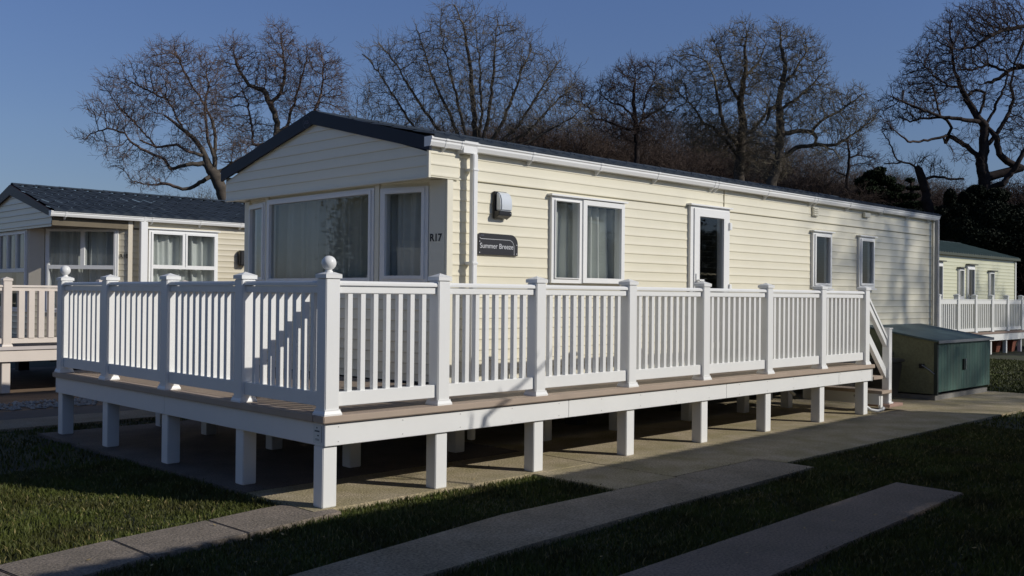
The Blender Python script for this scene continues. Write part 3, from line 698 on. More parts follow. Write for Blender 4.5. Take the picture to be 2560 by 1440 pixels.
# ================================================================== right caravan
C3 = thing('static_caravan', (27, 7.6, 0), 'pale greenish static caravan with a green roof, far right behind the main one', 'caravan', 'static caravans in the park')
RY0, RYR = 5.8, 7.75
ws3 = [(25.45, 26.15), (28.28, 28.86), (27.25, 27.7), (29.9, 30.42)]
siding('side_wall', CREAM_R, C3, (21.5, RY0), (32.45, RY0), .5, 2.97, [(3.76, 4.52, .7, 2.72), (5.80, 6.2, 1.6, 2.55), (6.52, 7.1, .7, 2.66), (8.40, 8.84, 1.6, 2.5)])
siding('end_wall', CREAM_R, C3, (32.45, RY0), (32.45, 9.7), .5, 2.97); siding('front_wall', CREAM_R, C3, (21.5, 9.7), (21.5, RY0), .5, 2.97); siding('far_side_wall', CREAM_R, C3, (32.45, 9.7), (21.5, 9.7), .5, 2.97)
for xe in (21.5, 32.44):
    b = MB(); b.v = [(xe, RY0, 2.97), (xe, 9.7, 2.97), (xe, RYR, 3.5)]; b.f = [(0, 1, 2)]; b.build('gable_panel', CREAM_R, C3)
roof(C3, ROOFG, 21.4, 32.6, 5.68, 3.02, RYR, 3.62, wave=.2, amp=.025)
b = MB(); b.box(21.4, 32.6, 5.70, 5.80, 2.955, 2.985); b.box(21.4, 32.6, 5.67, 5.70, 2.94, 3.02); b.build('eaves_board', mat('eave_dark', (.06, .07, .05), .6), C3)
for (a, c_, z0, z1, nm) in ((25.24, 26.06, .75, 2.72, 'door'), (27.28, 27.74, 1.60, 2.56, 'window'), (28.0, 28.62, .75, 2.68, 'door'), (29.88, 30.36, 1.60, 2.52, 'window')):
    ww = window(C3, (0, RY0), UX, NY, a, c_, z0, z1, [(a + .07, c_ - .07, z0 + .08, z1 - (.14 if nm == 'door' else .07))], name=nm, cap=False, curt=[(a, c_, z0, z1, CURTD, 41)] if nm == 'window' else None)
    cc = MB(); cc.box(a - .06, c_ + .06, RY0 - .13, RY0 - .01, z1 + .005, z1 + .035); cc.build('drip_cap', mat('cap_dark', (.05, .05, .045), .6), ww)
    if nm == 'door':
        hh = MB(); hh.box(a + .03, a + .17, RY0 - .11, RY0 - .09, 1.66, 1.69); hh.box(a + .03, a + .06, RY0 - .09, RY0 - .065, 1.6, 1.75); hh.build('door_handle', GALV, ww)
b = MB(); b.box(32.38, 32.47, RY0 - .035, RY0 - .005, .5, 2.94); b.build('corner_trim', WHITE_R, C3)
chassis(C3, 21.6, 32.4, 5.85, 9.6, .5)
D3 = thing('veranda_deck', (27.5, 5, 0), 'distant white-railed raised deck in front of the greenish caravan, at the right edge', 'deck', 'raised decks with railings')
z3 = .66
b = MB(); b.box(20.5, 33.6, 4.28, 5.78, z3 - .03, z3); b.build('deck_boards', mat('deck_dull', (.16, .12, .09), .7, .2), D3)
b = MB(); b.box(20.5, 33.6, 4.24, 4.28, z3 - .06, z3 + .002); b.build('nosing', mat('nosing_dull', (.25, .18, .14), .6), D3)
b = MB(); b.box(20.5, 33.6, 4.26, 4.285, .40, z3 - .065); b.build('fascia', WHITE_R, D3)
px3 = [20.75 + 1.27 * k for k in range(11)]
for x in px3:
    rail_post(D3, x, 4.26, z3, m=WHITE_R); link('support_post', SUPP, WHITE_R, D3, (x, 4.3, 0)).scale = (.8, .8, .86)
for a, b_ in zip(px3[:-1], px3[1:]):
    rail_panel(D3, (a + PW, 4.32), (b_, 4.32), 7, z=z3, m=WHITE_R, bot=(.03, .12), sub=(.80, .92), cap=(.925, .94), each=True, w_=.05)
for k, (x, y) in enumerate(((27.3, 4.75), (28.2, 4.6))):
    tp = thing('plant_pot', (x, y, 0), ['square terracotta plant pot nearer the green store, under the far deck', 'square terracotta plant pot farther to the right under the far deck'][k], 'plant pot', 'terracotta pots under the far deck')
    b = MB(); b.prism([(-1, -1), (1, -1), (1, 1), (-1, 1)], lambda p: (x + p[0] * .14, y + p[1] * .14, 0), lambda p: (x + p[0] * .19, y + p[1] * .19, .30)); b.box(x - .215, x + .215, y - .215, y + .215, .302, .36); b.build('pot_body', TERRA, tp, bevel=.006)

# ================================================================== caravan behind the viewer (casts the foreground shade)
C4 = thing('static_caravan', (5.3, -7.1, 0), 'cream static caravan on the viewer side whose roof shades the foreground lawn', 'caravan', 'static caravans in the park')
NX0, NX1, NE, NEZ, NR = -1.2, 12.5, -5.15, 3.25, -7.15
siding('side_wall', CREAM, C4, (NX1, NE - .13), (NX0, NE - .13), .5, 3.15, [(2.5, 4.2, 1.7, 2.7), (7.5, 8.3, .7, 2.7)])
siding('end_wall', CREAM, C4, (NX1, -9.0), (NX1, NE - .13), .5, 3.15); siding('front_wall', CREAM, C4, (NX0, NE - .13), (NX0, -9.0), .5, 3.15); siding('far_side_wall', CREAM, C4, (NX0, -9.0), (NX1, -9.0), .5, 3.235)
for xe in (NX0, NX1):
    b = MB(); b.v = [(xe, NE - .13, 3.15), (xe, -9.0, 3.15), (xe, NR, 3.72)]; b.f = [(0, 1, 2)]; b.build('gable_panel', CREAM, C4)
roof(C4, ROOF, NX0 - .02, NX1 + .02, NE, NEZ - .03, NR, 3.78)
window(C4, (0, NE - .13), (-1, 0), (0, 1), -9.4 + .0, -7.7, 1.7, 2.7, [(-9.33, -8.6, 1.77, 2.63), (-8.5, -7.77, 1.77, 2.63)], curt=[(-9.3, -7.8, 1.7, 2.7, CURT, 51)])
window(C4, (0, NE - .13), (-1, 0), (0, 1), -4.4, -3.6, .7, 2.7, [(-4.3, -3.7, .9, 2.6)], name='door')
chassis(C4, NX0 + .1, NX1 - .1, -8.9, NE - .2, .5)
C4.rotation_euler = (0, 0, R(1.6)); C4.location.y -= .08
#PART2
# ================================================================== ground
GRASSG = mat('lawn_soil', (.045, .055, .018), .95, .35, 1.2, fine=.4, bscale=90, col2=(.03, .026, .014))
CONC = mat('concrete', (.47, .39, .28), .9, .25, 2.4, bump=.8, bscale=60, fine=.75, col2=(.29, .25, .13), spec=.2)
CONC2 = mat('concrete_old', (.37, .31, .235), .9, .25, 1.7, bump=.8, bscale=55, fine=.75, col2=(.22, .185, .13), spec=.2)
TARM = mat('tarmac', (.10, .095, .09), .95, .2, 3, fine=.3, bscale=120)
SOIL = mat('bare_soil', (.20, .135, .085), .95, .3, 3, fine=.4, bscale=40)
def sheet(name, poly, z0, z1, m, kind='structure'):
    mb = MB(); mb.prism(poly, lambda p: (p[0], p[1], z0), lambda p: (p[0], p[1], z1)); o = mb.build(name, m, None); tag(o, kind=kind); return o
g = MB(); g.quad((-400, -400, -.035), (500, -400, -.035), (500, 500, -.035), (-400, 500, -.035)); tag(g.build('ground', GRASSG), kind='structure')
def multi(name, polys, m, z0=-.06, z1=0.):
    mb = MB()
    for p_ in polys: mb.prism(p_, lambda p: (p[0], p[1], z0), lambda p: (p[0], p[1], z1))
    tag(mb.build(name, m, None, bevel=.006), kind='structure')
shade_slab = [[(-.108, .95), (3.025, .95), (3.025, 5.4), (-.13, 5.4)]]  # rear slab under the deck, its shade painted in as darker concrete
apron = [[(-.10, -.01), (3.03, -.01), (3.03, .942), (-.107, .942)], [(2.2, -.985), (3.03, -.985), (3.03, -.018), (2.2, -.018)],
         [(3.04, -.95), (4.45, -.94), (4.46, -1.25), (9, -1.24), (13.85, -1.2), (13.92, .8), (14.7, .9), (14.7, 5.4), (3.04, 5.4)],
         [(13.86, -1.2), (30, -1.2), (30, -.95), (13.87, -.95)]]
slab2 = [[(-8, -2.65), (-1.12, -1.30), (-.21, -1.165), (.86, -1.0), (2.195, -.993), (3.03, -.993), (3.04, -.96), (4.44, -.95), (4.43, -1.56), (1.355, -1.69), (.28, -1.755), (-.56, -1.82), (-8, -3.25)]]
lp = [[(-6, -1.0), (-2.27, .02), (-2.2, -.60), (-6, -1.6)], [(-2.255, .022), (-1.512, .172), (-1.501, -.39), (-2.185, -.597)],
      [(-1.50, .174), (-.80, .265), (-.78, -.27), (-1.489, -.386)], [(-.786, .267), (-.32, .345), (-.11, .35), (-.11, -.01), (.06, -.018), (.06, -.14), (-.766, -.268)]]
slab3 = [[(-8, -3.05), (.24, -2.563), (4.274, -2.41), (4.23, -3.0), (.896, -3.175), (-8, -3.75)]]
multi('concrete_apron', apron, CONC); multi('shade_toned_concrete', shade_slab, mat('concrete_shade_tone', (.19, .155, .13), .9, .25, 2.2, bump=.8, bscale=60, fine=.6, col2=(.11, .09, .07))); multi('concrete_path', slab2, CONC2, z1=.003); multi('stepping_path', lp, mat('concrete_worn', (.25, .205, .165), .9, .25, 3.0, bump=.8, bscale=55, fine=.75, col2=(.15, .125, .095)), z1=.002); multi('concrete_strip', slab3, mat('concrete_dark', (.26, .205, .165), .9, .25, 1.7, bump=.8, bscale=55, fine=.75, col2=(.17, .135, .105)))
multi('kerb_path', [[(-30, 6.0), (30, 6.0), (30, 6.85), (-30, 6.85)]], CONC2, z1=.0)
multi('tarmac_strip', [[(-30, 6.86), (30, 6.86), (30, 7.8), (-30, 7.8)]], TARM, z1=-.012)
multi('soil_bed', [[(-30, 7.81), (30, 7.81), (30, 15.6), (-30, 15.6)]], SOIL, z1=-.02)
ALLP = apron + shade_slab + slab2 + lp + slab3 + [[(-30, 6.0), (30, 6.0), (30, 15.6), (-30, 15.6)]]
def inside(P, poly):
    x, y = P[:, 0], P[:, 1]; r = np.zeros(len(P), bool); n = len(poly)
    for i in range(n):
        x0, y0 = poly[i]; x1, y1 = poly[(i + 1) % n]
        c = ((y0 > y) != (y1 > y)) & (x < (x1 - x0) * (y - y0) / (y1 - y0 + 1e-12) + x0); r ^= c
    return r
def np_mesh(name, V, F, smooth=False):
    """V (n,3) F (m,k) arrays"""
    me = bpy.data.meshes.new(name); k = F.shape[1]
    me.vertices.add(len(V)); me.vertices.foreach_set('co', V.astype(np.float32).ravel())
    me.loops.add(F.size); me.loops.foreach_set('vertex_index', F.astype(np.int32).ravel())
    me.polygons.add(len(F)); me.polygons.foreach_set('loop_start', np.arange(0, F.size, k, dtype=np.int32))
    try: me.polygons.foreach_set('loop_total', np.full(len(F), k, dtype=np.int32))
    except Exception: pass
    if smooth: me.polygons.foreach_set('use_smooth', np.ones(len(F), bool))
    me.update(calc_edges=True); return me
# grass blades where the camera (and a step beside it) sees them
def blades(n, box, hmin, hmax, wd):
    P = np.column_stack([RNG.uniform(box[0], box[1], n), RNG.uniform(box[2], box[3], n)])
    d = P - CC[:2]; dep = d @ FW[:2]; lat = d @ RT[:2]; ok = (dep > 2.2) & (np.abs(lat) < dep * .62 + .6)
    P = P[ok]; dep = dep[ok]
    Q = P + RNG.normal(0, .028, P.shape); bad = np.zeros(len(P), bool)
    for p_ in ALLP: bad |= inside(Q, p_)
    P = P[~bad]; dep = dep[~bad]; n = len(P)
    h = RNG.uniform(hmin, hmax, n) * (1 + .35 * np.sin(P[:, 0] * 3.1 + np.sin(P[:, 1] * 2.3) * 2) * np.sin(P[:, 1] * 2.7))
    a = RNG.uniform(0, 2 * np.pi, n); ln = RNG.uniform(.1, .9, n) * h; b = RNG.uniform(0, 2 * np.pi, n); w_ = wd * RNG.uniform(.6, 1.3, n) * (1 + dep * .06)
    z0 = np.full(n, -.036)
    B = np.column_stack([P, z0]); wv = np.column_stack([np.cos(a), np.sin(a), 0 * a]) * w_[:, None] * .5; lv = np.column_stack([np.cos(b), np.sin(b), 0 * b])
    mid = B + lv * ln[:, None] * .3 + np.column_stack([0 * a, 0 * a, h * .6]); tip = B + lv * ln[:, None] + np.column_stack([0 * a, 0 * a, h])
    V = np.stack([B - wv, B + wv, mid + wv * .8, tip, mid - wv * .8], 1).reshape(-1, 3)
    i = np.arange(n)[:, None] * 5
    F = np.vstack([i + np.array([[0, 1, 2]]), i + np.array([[0, 2, 4]]), i + np.array([[4, 2, 3]])]); return V, F
GR = mat('grass_blade', (.088, .114, .020), .6, .5, 1.6, col2=(.046, .040, .012), spec=.25)
def n2():
    m = bpy.data.materials['grass_blade']; b = m.node_tree.nodes['Principled BSDF']; b.inputs['Subsurface Weight'].default_value = 0
n2()
V1, F1 = blades(520000, (-6, 9, -5, 3.2), .024, .046, .0048)
V2, F2 = blades(150000, (-2, 24, -4, 6), .026, .048, .009)
gme = np_mesh('grass', np.vstack([V1, V2]), np.vstack([F1, F2 + len(V1)]))
o = link('grass', gme, GR); tag(o, 'short green lawn grass growing around the concrete slabs', 'grass', kind='stuff')
V3, F3 = blades(26000, (-6, 9, -5, 3.2), .02, .05, .006)
o = link('dead_grass', np_mesh('dead_grass', V3, F3), mat('dry_grass', (.26, .21, .08), .8, .3, 3)); tag(o, 'dry straw-coloured blades scattered through the lawn', 'grass', kind='stuff')
# pebbles
mb = MB(); rr = random.Random(3)
for k in range(1400):
    x, y = rr.uniform(-3, 4), rr.uniform(7.9, 8.9); s_ = rr.uniform(.015, .05)
    i = len(mb.v); pts = [(s_, 0, 0), (-s_, 0, 0), (0, s_ * .8, 0), (0, -s_ * .8, 0), (0, 0, s_ * .7), (0, 0, -s_ * .5)]; a = rr.uniform(0, 6)
    mb.v += [(x + p[0] * math.cos(a) - p[1] * math.sin(a), y + p[0] * math.sin(a) + p[1] * math.cos(a), -.01 + p[2]) for p in pts]
    mb.f += [tuple(i + q for q in t) for t in ((0, 2, 4), (2, 1, 4), (1, 3, 4), (3, 0, 4), (2, 0, 5), (1, 2, 5), (3, 1, 5), (0, 3, 5))]
o = mb.build('pebbles', mat('pebble', (.40, .37, .33), .8, .5, 9)); tag(o, 'band of loose pale pebbles along the far side path', 'gravel', kind='stuff')
# leaves and litter on the ground
mb = MB()
for (px, py) in [(497, 1315), (505, 1320)] + [(rr.uniform(1500, 2500), rr.uniform(1150, 1420)) for _ in range(26)] + [(rr.uniform(20, 900), rr.uniform(1240, 1420)) for _ in range(22)] + [(rr.uniform(900, 2300), rr.uniform(1010, 1210)) for _ in range(45)]:
    dd = FW + RT * (px - 1280) / CF - UP * (py - 720) / CF; p = CC + dd * (CC[2] - .012) / -dd[2]; a = rr.uniform(0, 6); s_ = rr.uniform(.008, .02)
    u = np.array([math.cos(a), math.sin(a), .2]) * s_; v_ = np.array([-math.sin(a), math.cos(a), .25]) * s_ * .6
    mb.quad(p - u, p - v_, p + u, p + v_)
o = mb.build('fallen_leaves', mat('leaf_dry', (.38, .28, .13), .8, .4, 20)); tag(o, 'small dry leaves and litter scattered on lawn and slabs', 'leaves', kind='stuff')

# ================================================================== trees
def tubes(P0, P1, R0, R1, n):
    """independent n-sided frusta"""
    d = P1 - P0; L_ = np.linalg.norm(d, axis=1, keepdims=True) + 1e-9; d = d / L_
    ref = np.where(np.abs(d[:, 2:3]) < .9, np.array([[0, 0, 1.]]), np.array([[1., 0, 0]]))
    a = np.cross(d, ref); a /= np.linalg.norm(a, axis=1, keepdims=True) + 1e-9; b = np.cross(d, a)
    t = np.arange(n) * 2 * np.pi / n; m = len(P0)
    ring = a[:, None, :] * np.cos(t)[None, :, None] + b[:, None, :] * np.sin(t)[None, :, None]
    V = np.concatenate([P0[:, None, :] + ring * R0[:, None, None], (P1 + d * .0)[:, None, :] + ring * R1[:, None, None]], 1).reshape(-1, 3)
    j = np.arange(n); q = np.stack([j, (j + 1) % n, n + (j + 1) % n, n + j], 1)
    F = (np.arange(m)[:, None, None] * 2 * n + q[None]).reshape(-1, 4); return V, F
def chain_tubes(pos, par, rad, n):
    """tree skeleton: each node joined to its parent, ring shared direction so limbs look continuous"""
    idx = np.where(par >= 0)[0]; p = par[idx]
    d = pos[idx] - pos[p]; L_ = np.linalg.norm(d, axis=1, keepdims=True) + 1e-9; d /= L_
    r0 = np.minimum(rad[p], rad[idx] * 1.25)
    return tubes(pos[p] - d * r0[:, None] * .35, pos[idx] + d * rad[idx][:, None] * .35, r0, rad[idx], n)
def rot_rand(d, ang, rng):
    a = rng.normal(size=d.shape); a -= (a * d).sum(1, keepdims=True) * d; a /= np.linalg.norm(a, axis=1, keepdims=True) + 1e-9
    return d * np.cos(ang)[:, None] + a * np.sin(ang)[:, None]
def make_tree(name, label, depth, limbs, blobs, mtrunk, mtwig, seed=0, step=.15, kill=.19, natt=1800, tip=.0072, expo=2.32, twigs=5, twig_len=.55, gnarl=.3, up=.14, thick=.8, world=None, cat='tree', group='bare winter trees behind the caravans', trad=.0062, loose=.5):
    rng = np.random.default_rng(seed); px2m = depth / CF; sc_ = 1 if world else depth / 32.
    step *= sc_; kill *= sc_; twig_len *= sc_; trad *= sc_; tip *= sc_
    pos = []; par = []; mr = []
    def nearest(p):
        if not pos: return -1
        return int(np.argmin(((np.array(pos) - p) ** 2).sum(1)))
    for li, limb in enumerate(limbs):
        pts = []; off = rng.uniform(-1, 1) * thick * 1.2
        for k, q in enumerate(limb):
            if world: pts.append((np.array(q[:3], float), q[3]))
            else:
                dz = 0 if li == 0 else off * min(1, k / 3.) + rng.normal() * .12
                pts.append((at(q[0], q[1], depth + dz), max(.9, q[2] * (.88 if li == 0 else .68)) * px2m))
        if li == 0:
            g0 = pts[0][0].copy(); g0[2] = -.1
            if pts[0][0][2] > .3: pts.insert(0, (g0, pts[0][1] * 1.15))
        prev = nearest(pts[0][0]) if li else -1
        if li:
            # start from the attached node
            pts[0] = (pos[prev].copy(), pts[0][1]) if np.linalg.norm(pos[prev] - pts[0][0]) < 1.5 else pts[0]
        for (a, ra), (b, rb) in zip(pts[:-1], pts[1:]):
            L_ = np.linalg.norm(b - a); n = max(1, int(round(L_ / step)))
            if prev == -1: pos.append(a); par.append(-1); mr.append(ra); prev = 0
            pr = prev
            for i in range(1, n + 1):
                t = i / n; q = a + (b - a) * t + (rng.normal(size=3) * step * .10 if i < n else 0)
                pos.append(q); par.append(prev); mr.append(ra + (rb - ra) * t); prev = len(pos) - 1
    nl = len(pos)
    # attractors
    A = []; tot = sum(b[2] * b[3] * (b[4] if len(b) > 4 else 1) for b in blobs) if not world else sum(b[3] ** 2 for b in blobs)
    for bb in blobs:
        if world:
            n = int(natt * bb[3] ** 2 / tot); u = rng.normal(size=(n, 3)); u /= np.linalg.norm(u, axis=1, keepdims=True); A.append(np.array(bb[:3]) + u * rng.uniform(0, 1, (n, 1)) ** (1 / 3) * bb[3])
        else:
            wgt = bb[4] if len(bb) > 4 else 1
            n = int(natt * bb[2] * bb[3] * wgt / tot); u = rng.normal(size=(n, 3)); u /= np.linalg.norm(u, axis=1, keepdims=True); u *= rng.uniform(0, 1, (n, 1)) ** (.42)
            dz = rng.uniform(-.5, .5) * thick * .6; rz = (bb[2] + bb[3]) / 2 * px2m * thick
            c = at(bb[0], bb[1], depth + dz)
            A.append(c + RT * u[:, :1] * bb[2] * px2m + UP * u[:, 1:2] * bb[3] * px2m + FW * u[:, 2:3] * rz)
    A = np.vstack(A); pos = list(pos)
    PA = np.array(pos); nd = np.full(len(A), 1e9); ni = np.zeros(len(A), int)
    def upd(new, base):
        for s_ in range(0, len(new), 200):
            D_ = ((A[:, None, :] - new[None, s_:s_ + 200]) ** 2).sum(2); j_ = D_.argmin(1); m_ = D_[np.arange(len(A)), j_]
            c_ = m_ < nd; nd[c_] = m_[c_]; ni[c_] = base + s_ + j_[c_]
    upd(PA, 0); kept = nd > kill ** 2; A, nd, ni = A[kept], nd[kept], ni[kept]
    kids = {}; dead = set()
    for it in range(140):
        if len(A) == 0 or len(pos) > 22000: break
        # only attractors whose nearest node is moderately near act strongly; all act
        uq, inv = np.unique(ni, return_inverse=True); dirs = A - np.array([pos[k] for k in ni]); dl = np.linalg.norm(dirs, axis=1, keepdims=True); dirs = dirs / dl
        sm = np.zeros((len(uq), 3)); np.add.at(sm, inv, dirs / (dl + .3)); sm /= np.linalg.norm(sm, axis=1, keepdims=True) + 1e-9
        sm = sm + rng.normal(size=sm.shape) * gnarl * .6 + np.array([0, 0, up]); sm /= np.linalg.norm(sm, axis=1, keepdims=True)
        base = len(pos); new = []
        for k, q in enumerate(uq):
            kids[q] = kids.get(q, 0) + 1
            if kids[q] > 3: dead.add(int(q)); continue
            new.append(pos[q] + sm[k] * step); par.append(int(q)); mr.append(0)
        if not new: break
        pos += new; upd(np.array(new), base); kept = (nd > kill ** 2) & ~np.isin(ni, list(dead)); A, nd, ni = A[kept], nd[kept], ni[kept]
    pos = np.array(pos); par_ = np.array(par); mr = np.array(mr); N_ = len(pos)
    acc = np.zeros(N_); hasc = np.zeros(N_, bool); hasc[par_[par_ >= 0]] = True
    for i in range(N_ - 1, -1, -1):
        r_ = acc[i] if hasc[i] else tip ** expo
        acc[i] = r_
        if par_[i] >= 0: acc[par_[i]] += r_
    rad = acc ** (1 / expo); rad = np.where(mr > 0, np.maximum(mr, np.minimum(rad, mr * 1.0)), rad)
    for i in range(1, N_):   # never thicker than the parent
        if par_[i] >= 0 and mr[i] == 0: rad[i] = min(rad[i], rad[par_[i]] * .95)
    # twigs
    thin = np.where((rad < .035 * sc_) & (par_ >= 0) & (rng.uniform(0, 1, N_) < .75))[0]; d = pos[thin] - pos[par_[thin]]; d /= np.linalg.norm(d, axis=1, keepdims=True) + 1e-9
    cnt = twigs; k = np.repeat(np.arange(len(thin)), cnt); D0 = rot_rand(d[k], rng.uniform(.3, 1.15, len(k)), rng); D0[:, 2] += up; D0 /= np.linalg.norm(D0, axis=1, keepdims=True)
    ti = np.where(~hasc[thin])[0]
    start = pos[thin][k] - d[k] * rng.uniform(0, step, (len(k), 1)); Ln = twig_len * rng.uniform(.3, 1.1, (len(k), 1))
    P0s = []; P1s = []; R0s = []; R1s = []
    cur = start; dd = D0
    for s_ in range(3):
        nx = cur + dd * Ln / 3; P0s.append(cur); P1s.append(nx); rr0 = trad * (1 - .22 * s_); R0s.append(np.full(len(k), rr0)); R1s.append(np.full(len(k), rr0 * .78))
        cur = nx; dd = rot_rand(dd, rng.uniform(.1, .55, len(k)), rng); dd[:, 2] += up * .5; dd /= np.linalg.norm(dd, axis=1, keepdims=True)
        if s_ < 2:
            sd = rot_rand(dd, rng.uniform(.5, 1.1, len(k)), rng); P0s.append(cur); P1s.append(cur + sd * Ln * .4); R0s.append(np.full(len(k), trad * .75)); R1s.append(np.full(len(k), trad * .45))
    base = pos[0].copy(); base[2] = 0
    t = thing(name, tuple(base), label, cat, group)
    big = (rad > .05); sel = np.where(par_ >= 0)[0]
    keep = np.zeros(N_, bool); keep[sel] = True
    pb = np.where(keep & big, par_, -1); Vb, Fb = chain_tubes(pos, pb, rad, 8)
    link('trunk', np_mesh('trunk', Vb, Fb, True), mtrunk, t)
    ps = np.where(keep & ~big, par_, -1); Vs, Fs = chain_tubes(pos, ps, rad, 4)
    Vt, Ft = tubes(np.vstack(P0s), np.vstack(P1s), np.concatenate(R0s), np.concatenate(R1s), 3)
    link('crown', np_mesh('crown', np.vstack([Vs, Vt]), np.vstack([Fs, Ft + len(Vs)])), mtwig, t)
    print(name, 'nodes', N_, 'twigs', len(k)); return t

BARK = mat('bark_brown', (.095, .08, .065), .9, .4, 5, bump=.6, bscale=30, spec=.2)
BARKD = mat('bark_dark', (.038, .030, .028), .95, .4, 5, bump=.6, bscale=30, spec=.15)
TW1 = mat('twig_reddish', (.15, .108, .09), .85, .3, 4, spec=.2)
TW2 = mat('twig_grey', (.155, .135, .11), .85, .3, 4, spec=.2)
TW3 = mat('twig_olive', (.165, .14, .10), .85, .3, 4, spec=.2)
TW4 = mat('twig_dark', (.08, .06, .054), .9, .3, 4, spec=.15)

make_tree('oak_tree', 'bare spreading oak with reddish twigs left of the navy gable', 32,
  [[(575, 560, 20), (563, 505, 18), (548, 462, 17), (536, 436, 17), (521, 415, 12), (512, 388, 8), (499, 365, 7), (481, 343, 6), (449, 318, 5), (413, 289, 3)],
   [(543, 430, 9), (535, 390, 7), (521, 354, 6), (515, 300, 5), (512, 274, 5), (521, 217, 4), (516, 180, 3)],
   [(547, 425, 9), (539, 343, 6), (532, 307, 6), (515, 265, 5), (480, 215, 4), (455, 165, 4), (440, 130, 3)],
   [(525, 418, 10), (507, 408, 9), (467, 412, 7), (427, 422, 6), (409, 397, 5), (362, 376, 5), (326, 354, 4), (312, 332, 4), (268, 321, 3), (225, 335, 2)],
   [(540, 440, 9), (514, 448, 8), (485, 466, 7), (456, 473, 6), (413, 459, 5), (377, 462, 3), (330, 452, 2)],
   [(512, 395, 7), (471, 379, 5), (442, 361, 5), (391, 368, 4), (350, 350, 3)],
   [(550, 432, 8), (586, 408, 6), (630, 383, 5), (680, 360, 3)],
   [(455, 315, 4), (420, 250, 4), (370, 225, 3), (330, 205, 2)], [(391, 368, 4), (350, 320, 3), (300, 270, 3)]],
  [(430, 145, 75, 45, 1.3), (370, 170, 60, 30), (310, 215, 70, 40, 1.3), (250, 270, 45, 30), (225, 345, 50, 22), (330, 290, 75, 50), (430, 240, 80, 70), (520, 190, 50, 65), (520, 290, 60, 60), (410, 400, 70, 40), (300, 385, 50, 30), (480, 350, 60, 50), (600, 380, 50, 35), (370, 455, 55, 22), (300, 420, 30, 14)],
  BARK, TW1, seed=1, natt=9500, twigs=3, twig_len=.5, gnarl=.32)
make_tree('oak_tree', 'bare oak with upright limbs above the left slope of the navy gable', 35,
  [[(700, 430, 12), (691, 336, 9), (694, 307, 8), (676, 260, 8), (658, 224, 7), (622, 213, 5), (597, 173, 4), (586, 137, 3)],
   [(676, 262, 7), (702, 231, 6), (709, 209, 6), (712, 162, 5), (706, 120, 4), (702, 85, 3)], [(694, 340, 8), (716, 318, 6), (738, 253, 5), (755, 190, 4), (767, 144, 3)],
   [(716, 330, 6), (770, 320, 5), (788, 274, 5), (803, 235, 5), (810, 162, 3)], [(694, 360, 6), (633, 361, 5), (630, 325, 4), (619, 253, 4), (600, 215, 2)], [(690, 400, 6), (586, 408, 4), (560, 405, 2)]],
  [(565, 125, 35, 28), (600, 150, 55, 50), (700, 100, 45, 50, 1.2), (705, 170, 60, 70, 1.3), (780, 165, 55, 60), (640, 215, 70, 60), (745, 250, 80, 60), (835, 210, 32, 70), (620, 330, 60, 50), (800, 120, 30, 20), (850, 270, 30, 30), (560, 260, 40, 60, .6)],
  BARK, TW1, seed=2, natt=8500, twigs=3, twig_len=.5, gnarl=.32)
stems = [[(1188, 430, 9), (1188, 335, 8), (1182, 250, 7), (1175, 164, 5), (1158, 59, 3), (1135, 12, 2)],
  [(1150, 420, 7), (1100, 330, 6), (1044, 250, 5), (985, 154, 3), (945, 105, 2)], [(1170, 420, 7), (1130, 300, 6), (1080, 190, 4), (1050, 100, 3), (1040, 60, 2)],
  [(1120, 430, 6), (1044, 335, 5), (985, 240, 4), (925, 150, 3), (905, 135, 2)], [(1210, 430, 8), (1220, 300, 6), (1235, 180, 5), (1240, 90, 3), (1245, 50, 2)],
  [(1225, 430, 8), (1260, 300, 6), (1300, 190, 4), (1330, 120, 3)], [(1240, 430, 7), (1300, 310, 5), (1360, 210, 4), (1400, 150, 2)], [(1240, 430, 6), (1320, 330, 5), (1390, 255, 3), (1440, 205, 2)],
  [(1130, 430, 6), (1040, 370, 4), (950, 320, 3), (895, 305, 2)], [(1230, 430, 6), (1330, 350, 4), (1420, 300, 3), (1450, 275, 2)], [(1200, 430, 7), (1205, 290, 5), (1200, 170, 4), (1190, 70, 2)], [(1160, 430, 7), (1150, 280, 5), (1120, 160, 4), (1100, 70, 2)]]
make_tree('multi_stem_tree', 'tall bare multi-stemmed tree fanning out behind the navy roof ridge', 44, stems,
  [(1150, 90, 90, 75, 1.3), (1060, 150, 95, 70), (1255, 120, 90, 70), (1330, 175, 85, 65), (975, 160, 50, 50, .7), (960, 250, 70, 60), (1150, 230, 150, 90, 1.2), (1380, 245, 75, 50), (1280, 290, 120, 50), (1060, 300, 130, 50), (900, 300, 50, 50, .9), (890, 370, 50, 50, .9), (1430, 290, 60, 50, .8), (1120, 30, 25, 25), (1190, 40, 30, 25), (940, 130, 22, 25, .5), (1420, 190, 25, 25, .5)],
  BARK, TW2, seed=3, natt=12000, twigs=2, twig_len=.7, gnarl=.12, up=.25, step=.17, kill=.21)
